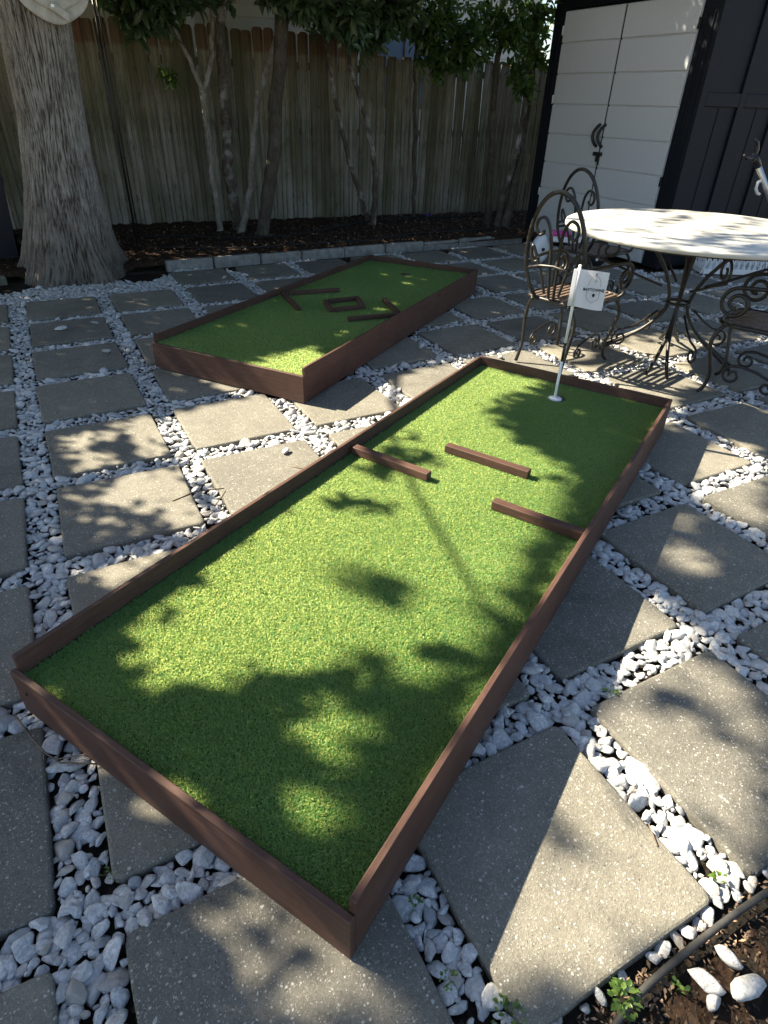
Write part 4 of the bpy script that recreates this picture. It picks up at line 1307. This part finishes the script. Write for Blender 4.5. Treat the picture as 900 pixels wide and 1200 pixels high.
proto = make_chair()
CG = "iron chairs round the patio table"
def put(o, x, y, face_deg, label):
    o.location = (x, y, 0); o.rotation_euler = (0, 0, math.radians(face_deg - 90))
    tag(o, label, "chair", CG)
put(proto, 3.485, 3.51, 15, "black scroll-back iron chair just behind the golf flag, its slatted seat in sun")
put(copy_tree(proto), 4.90, 4.78, 8, "black iron chair in shade at the far side of the table, before the shed doors")
put(copy_tree(proto), 4.24, 2.42, 112, "black iron chair at the near right of the table, its back out of frame")

tb = empty("patio_table", (TC[0], TC[1], 0))
tag(tb, "round patio table with a pale stone top on black iron scroll legs", "table")
MB().lathe([(.0001, TZ), (TR - .012, TZ), (TR - .003, TZ - .004), (TR, TZ - .012), (TR - .002, TZ - .028), (TR - .012, TZ - .034), (.0001, TZ - .034)], 72, (0, 0, 0), True).build("table_top", M['table'], tb)
MB().tube([((TR - .12) * math.cos(a), (TR - .12) * math.sin(a), TZ - .048) for a in np.linspace(0, 2 * PI, 49)], .012, 7).build("support_ring", M['iron'], tb)
a0 = math.atan2(2.87 - TC[1], 3.82 - TC[0])
for k in range(4):
    a = a0 + k * PI / 2
    for da in (-.09, .09):
        rr = [tuple(p[:2]) for p in spline([(.36, TZ - .055, 0), (.26, .80, 0), (.13, .62, 0), (.075, .46, 0), (.10, .34, 0), (.22, .20, 0), (.38, .09, 0), (.47, .03, 0), (.50, .012, 0)], 4)]
        MB().tube([(q_ * math.cos(a + da * q_ / .3), q_ * math.sin(a + da * q_ / .3), z) for q_, z in rr], .0135, 7).build("leg", M['iron'], tb)
    scr = spiral((0, .60, .80), .10, 1.4, -PI / 2, 'yz', 1, 24, .25)
    MB().tube([(p[1] * math.cos(a + .4), p[1] * math.sin(a + .4), p[2]) for p in [(0, .16, .56), (0, .34, .62), (0, .50, .68)] + scr[2:]], .010, 6).build("scroll_bracket", M['iron'], tb)
    scr = spiral((0, .40, .16), .07, 1.3, PI / 2, 'yz', -1, 20, .25)
    MB().tube([(p[1] * math.cos(a + .5), p[1] * math.sin(a + .5), p[2]) for p in [(0, .14, .38), (0, .24, .30), (0, .33, .245)] + scr], .009, 6).build("scroll_bracket", M['iron'], tb)
MB().tube([(.085 * math.cos(a), .085 * math.sin(a), .44) for a in np.linspace(0, 2 * PI, 25)], .011, 7).build("waist_ring", M['iron'], tb)

# ================================================================== SMALL THINGS
# wheelie bin behind the trunk
bn = empty("wheelie_bin", (-.42, 8.70, .06))
tag(bn, "dark navy wheelie bin half hidden behind the big trunk", "bin")
V = []
for (w, d, z) in ((.23, .25, .02), (.29, .34, .98)):
    V += [(-w, -d, z), (w, -d, z), (w, d, z), (-w, d, z)]
MB().add(V, [(3, 2, 1, 0), (4, 5, 6, 7), (0, 1, 5, 4), (1, 2, 6, 5), (2, 3, 7, 6), (3, 0, 4, 7)]).build("body", M['navy'], bn)
MB().box((.64, .74, .06), (0, 0, 1.02), b=.025).build("lid", M['navy'], bn)
MB().box((.60, .03, .05), (0, -.365, .93), b=.01).build("rim", M['navy'], bn)
MB().tube([(-.25, .40, .99), (.25, .40, .99)], .018, 8).build("handle", M['navy'], bn)
for s in (-1, 1):
    w_ = MB().lathe([(.05, -.02), (.10, -.025), (.10, .025), (.05, .02)], 20).build("wheel", M['black'], bn)
    w_.rotation_euler = (0, PI / 2, 0); w_.location = (s * .26, .26, .10)
for i, (x, ww) in enumerate(((.06, .05), (.125, .045), (.18, .03))):
    MB().box((ww, .004, .018), (x, -.318, .62 + .004 * (i % 2)), Matrix.Rotation(.08, 4, 'X'), b=.001).build("label_mark", M['logo'], bn)

# timber pieces on the ground left of the trunk
tag(MB().box((.75, .12, .09), (-.72, 7.72, .0), Matrix.Rotation(.12, 4, 'Z'), b=.012).build("timber", M['fence']), "longer grey-brown timber lying on the gravel left of the big trunk", "timber", "old timbers by the trunk")
tag(MB().box((.55, .14, .10), (-.78, 7.52, .0), Matrix.Rotation(-.06, 4, 'Z'), b=.012).build("timber", M['fence']), "shorter grey-brown timber nearest the slabs, left of the big trunk", "timber", "old timbers by the trunk")

# black pole by the trunk
pl = empty("garden_pole", (1.114, 8.50, .05))
tag(pl, "thin black metal pole with twin rods standing beside the big trunk", "pole")
MB().tube([(0, 0, -.1), (.002, 0, 2.9)], .012, 8).build("rod", M['black'], pl)
MB().tube([(.035, 0, .02), (.037, 0, 2.9)], .007, 8).build("rod", M['black'], pl)
for z in (.06, 1.0, 2.0): MB().box((.06, .012, .02), (.018, 0, z), b=.003).build("bracket", M['black'], pl)

# hoses
def wiggly(pts_, n=40, amp=.02):
    P = np.array(pts_, float); s = np.r_[0, np.cumsum(np.linalg.norm(np.diff(P, axis=0), axis=1))]
    u = np.linspace(0, s[-1], n)
    Q = np.stack([np.interp(u, s, P[:, i]) for i in range(3)], 1)
    Q[:, 1] += amp * np.sin(u * 4.1) ; Q[:, 0] += amp * .5 * np.sin(u * 2.7)
    for _ in range(3): Q[1:-1] = (Q[:-2] + 2 * Q[1:-1] + Q[2:]) / 4
    return Q
tag(MB().tube(wiggly([(1.1, 9.3, .085), (1.64, 9.15, .095), (2.66, 8.68, .09), (3.2, 8.69, .09), (4.6, 9.4, .095), (5.3, 9.55, .09), (7.3, 9.3, .09)]), .013, 7).build("drip_hose", M['hose']), "black drip hose crossing the mulch close to the tree trunks", "hose", "drip hoses in the bed")
tag(MB().tube(wiggly([(1.3, 8.5, .085), (2.2, 8.11, .09), (2.8, 8.07, .09), (4.2, 8.05, .09), (5.0, 8.3, .09), (6.3, 8.2, .09)]), .013, 7).build("drip_hose", M['hose']), "black drip hose running along the mulch just behind the kerb blocks", "hose", "drip hoses in the bed")

# purple flower in the bed
fw = empty("purple_flower", (5.75, 9.35, .08)); tag(fw, "small purple flower on the mulch before the fence", "flower")
MB().tube([(0, 0, -.02), (.005, 0, .05)], .005, 6).build("stem", M['weed'], fw)
for k in range(6):
    a = k * PI / 3
    MB().add([(0, 0, .05), (.05 * math.cos(a - .4), .05 * math.sin(a - .4), .08), (.085 * math.cos(a), .085 * math.sin(a), .065), (.05 * math.cos(a + .4), .05 * math.sin(a + .4), .08)], [(0, 1, 2, 3)]).build("petal", M['purple'], fw)

# white crate by the shed wall
cr = empty("lattice_crate", (7.62, 5.18, 0), math.radians(-28))
tag(cr, "white plastic lattice crate standing by the dark shed wall, seen under the table", "crate")
CW, CD, CH = .78, .46, .46
for (sx, sy, lx, ly) in ((CW, .02, 0, -CD / 2), (CW, .02, 0, CD / 2), (.02, CD - .022, -CW / 2 + .01, 0), (.02, CD - .022, CW / 2 - .01, 0)):
    for z, hh in ((.04, .06), (CH - .05, .10)):
        MB().box((sx, sy, hh), (lx, ly, z), b=.004).build("rim", M['white_plastic'], cr)
    for k in range(11 if sx > .1 else 7):
        if sx > .1: x, y = lx - CW / 2 + .05 + k * (CW - .1) / 10, ly
        else: x, y = lx, ly - CD / 2 + .04 + k * (CD - .08) / 6
        axis = 'Y' if sx > .1 else 'X'
        MB().box((.016, .012, .44) if sx > .1 else (.012, .016, .44), (x, y, .22), Matrix.Rotation(.32, 4, axis), b=.002).build("lattice_bar", M['white_plastic'], cr)
        MB().box((.016, .010, .44) if sx > .1 else (.010, .016, .44), (x, y + (.004 if sx > .1 else 0), .22), Matrix.Rotation(-.32, 4, axis), b=.002).build("lattice_bar", M['white_plastic'], cr)
MB().box((CW - .03, CD - .03, .02), (0, 0, .015), b=.003).build("base", M['white_plastic'], cr)

# child's ride-on toy by the shed doors
ty = empty("ride_on_toy", (5.95, 6.25, 0), math.radians(-38))
tag(ty, "child's white ride-on toy with a pink seat beside the shed doors", "toy")
w1 = MB().lathe([(.02, -.035), (.10, -.045), (.165, -.03), (.165, .03), (.10, .045), (.02, .035)], 26).build("wheel", M['white_plastic'], ty)
w1.rotation_euler = (PI / 2, 0, .9); w1.location = (-.34, -.05, .166)
hb = MB().tube([(0, 0, -.06), (0, 0, .06)], .02, 10).build("hub", M['black'], w1)
w2 = MB().lathe([(.02, -.04), (.09, -.05), (.15, -.035), (.15, .035), (.09, .05), (.02, .04)], 26).build("wheel", M['black'], ty)
w2.rotation_euler = (PI / 2, 0, .5); w2.location = (.38, 0, .15)
for k in range(6):
    a = k * PI / 3
    MB().box((.03, .03, .012), (.075 * math.cos(a), .075 * math.sin(a), .051), b=.004).build("spoke", M['white_plastic'], w2)
MB().box((.40, .13, .07), (-.03, 0, .29), b=.03).build("body", M['white_plastic'], ty)
MB().box((.24, .16, .05), (-.12, 0, .355), b=.022).build("seat", M['pink'], ty)
MB().tube([(.30, 0, .18), (.26, 0, .40), (.22, 0, .56)], .022, 8).build("fork", M['white_plastic'], ty)
MB().tube([(.22, -.16, .54), (.21, -.08, .60), (.21, .08, .60), (.22, .16, .54)], .02, 8).build("handlebar", M['pink'], ty)

# silver pole with a black fork, right edge
fp = empty("forked_pole", (7.45, 4.0, 0))
tag(fp, "silver pole with a white hook and black forked tip before the shed side", "pole")
FD = Vector((-1.64, 0, 1.34)); FL = FD.length; FD.normalize(); FW = Vector((FD.z, 0, -FD.x))
def fpt(s_, w_): return FD * (FL + s_) + FW * w_
MB().tube([Vector((0, 0, 0)), fpt(-.06, 0)], .026, 12).build("shaft", M['silver'], fp)
MB().tube([fpt(-.10, 0), fpt(.02, 0)], .031, 12).build("socket", M['black'], fp)
MB().tube([fpt(.14, -.085), fpt(.09, -.075), fpt(.04, -.04), fpt(.025, 0), fpt(.045, .045), fpt(.10, .07), fpt(.15, .06)], [.010, .015, .018, .019, .018, .015, .010], 8).build("fork_tip", M['black'], fp)
MB().tube([fpt(-.27, .0), fpt(-.24, -.055), fpt(-.27, -.095), fpt(-.33, -.10), fpt(-.36, -.085)], .013, 8).build("hook", M['white_plastic'], fp)

# edging tube of the near bed
tag(MB().tube(wiggly([(.66, .165, -.03), (.771, .198, -.006), (.93, .203, .002), (1.16, .206, .0), (1.265, .202, .0), (1.9, .18, -.005), (2.6, .17, -.01)], 40, .003), .0085, 10).build("edging_tube", M['edging']), "worn black edging tube between the last slabs and the soil bed", "edging")

# pale rocks in the near bed
RG = "pale rocks in the near soil bed"
for i, ((x, y, rz, sx, sy, sz), lb) in enumerate([((.973, .145, 2.1, .046, .027, .022), "smooth white oval rock on the soil, closest to the edging tube's middle"),
        ((1.045, .095, .0, .056, .028, .024), "largest cream wedge-shaped rock at the right of the soil bed"),
        ((1.062, .150, 1.9, .038, .018, .016), "narrow pale rock tucked half under the edging tube"),
        ((.955, .110, .3, .024, .016, .012), "small dull grey rock below the white oval one")]):
    V, F = stone_proto(2, 900 + i)
    V = V / np.abs(V).max(axis=0)
    o = link(bpy.data.objects.new("rock", np_mesh("rock", V * np.array([sx, sy, sz]), F, M['rock'], smooth=True)))
    o.location = (x, y, -.012 + sz * .6); o.rotation_euler = (random.gauss(0, .1), random.gauss(0, .1), rz)
    tag(o, lb, "rock", RG)

# weeds
def weed(loc, n, r, size, label, hgt=.05):
    e = empty("weed", loc); tag(e, label, "weed", "weeds in the gravel and soil")
    c, d, u, l, w, tn = [], [], [], [], [], []
    for i in range(n):
        a = rng.uniform(0, 2 * PI); rr = r * math.sqrt(rng.uniform(0, 1)); z = rng.uniform(.01, hgt)
        c.append((rr * math.cos(a), rr * math.sin(a), z)); d.append((math.cos(a) + rng.normal() * .4, math.sin(a) + rng.normal() * .4, rng.uniform(-.1, .5)))
        u.append((rng.normal() * .3, rng.normal() * .3, 1)); s = size * rng.uniform(.6, 1.2); l.append(s); w.append(s * .7); tn.append(rng.uniform(0, 1))
    link(bpy.data.objects.new("leaves", leaf_mesh("leaves", np.array(c), np.array(d), np.array(u), l, w, np.array(tn), M['weed'])), e)
    sb = MB()
    for i in range(max(3, n // 6)):
        sb.tube([(0, 0, -.02), (c[i][0] * .6, c[i][1] * .6, c[i][2] * .7), c[i]], .0012, 5)
    sb.build("stems", M['weed'], e)
weed((.765, .205, -.015), 46, .036, .018, "bright green leafy weed at the near corner of the last slab", .06)
weed((.904, .168, -.02), 9, .018, .013, "few small green weed leaves on the soil beside the edging tube", .035)
weed((1.185, .285, -.01), 10, .02, .018, "tiny green weed in the gravel above the edging tube", .03)
weed((.52, .30, -.012), 44, .04, .013, "dark green creeping weed in the gravel at the bottom of the picture", .03)
weed((.438, .42, -.012), 22, .022, .009, "mossy weed between white stones left of the last slab", .025)
weed((.452, .596, -.01), 10, .016, .012, "tiny weed by the near corner of the larger green's right board", .02)
weed((1.393, .872, -.012), 14, .025, .014, "fine weed in the gravel cross right of the larger green", .025)
weed((-.212, 1.02, -.02), 14, .035, .008, "wispy weed in the gravel cross left of the larger green", .025)

# twigs
def twig(pts_, r, label):
    return tag(MB().tube(pts_, r, 6).build("twig", M['twig']), label, "twig", "dry twigs on the paving")
twig([(-.415, 1.66, .004), (-.375, 1.55, .005), (-.335, 1.459, .008), (-.299, 1.405, .01), (-.203, 1.351, .012)], .0028, "long dry twig crossing the gravel beside the larger green's left end")
twig([(-.31, 1.42, .014), (-.25, 1.405, .014), (-.15, 1.38, .012)], .002, "thin side twig lying on the long one")
twig([(1.138, .471, .004), (1.124, .443, .005), (1.111, .416, .004)], .0022, "short straw twig on the sunny edge of the last slab")
twig([(.30, 2.72, .004), (.42, 2.76, .006), (.56, 2.73, .004)], .003, "curved twig on the half-sunny slab")
twig([(.47, 2.58, .004), (.56, 2.70, .004)], .0025, "straight twig on the half-sunny slab")
twig([(1.02, 2.72, .004), (.95, 2.80, .005)], .0025, "short twig at the edge of the gravel strip by the larger green")
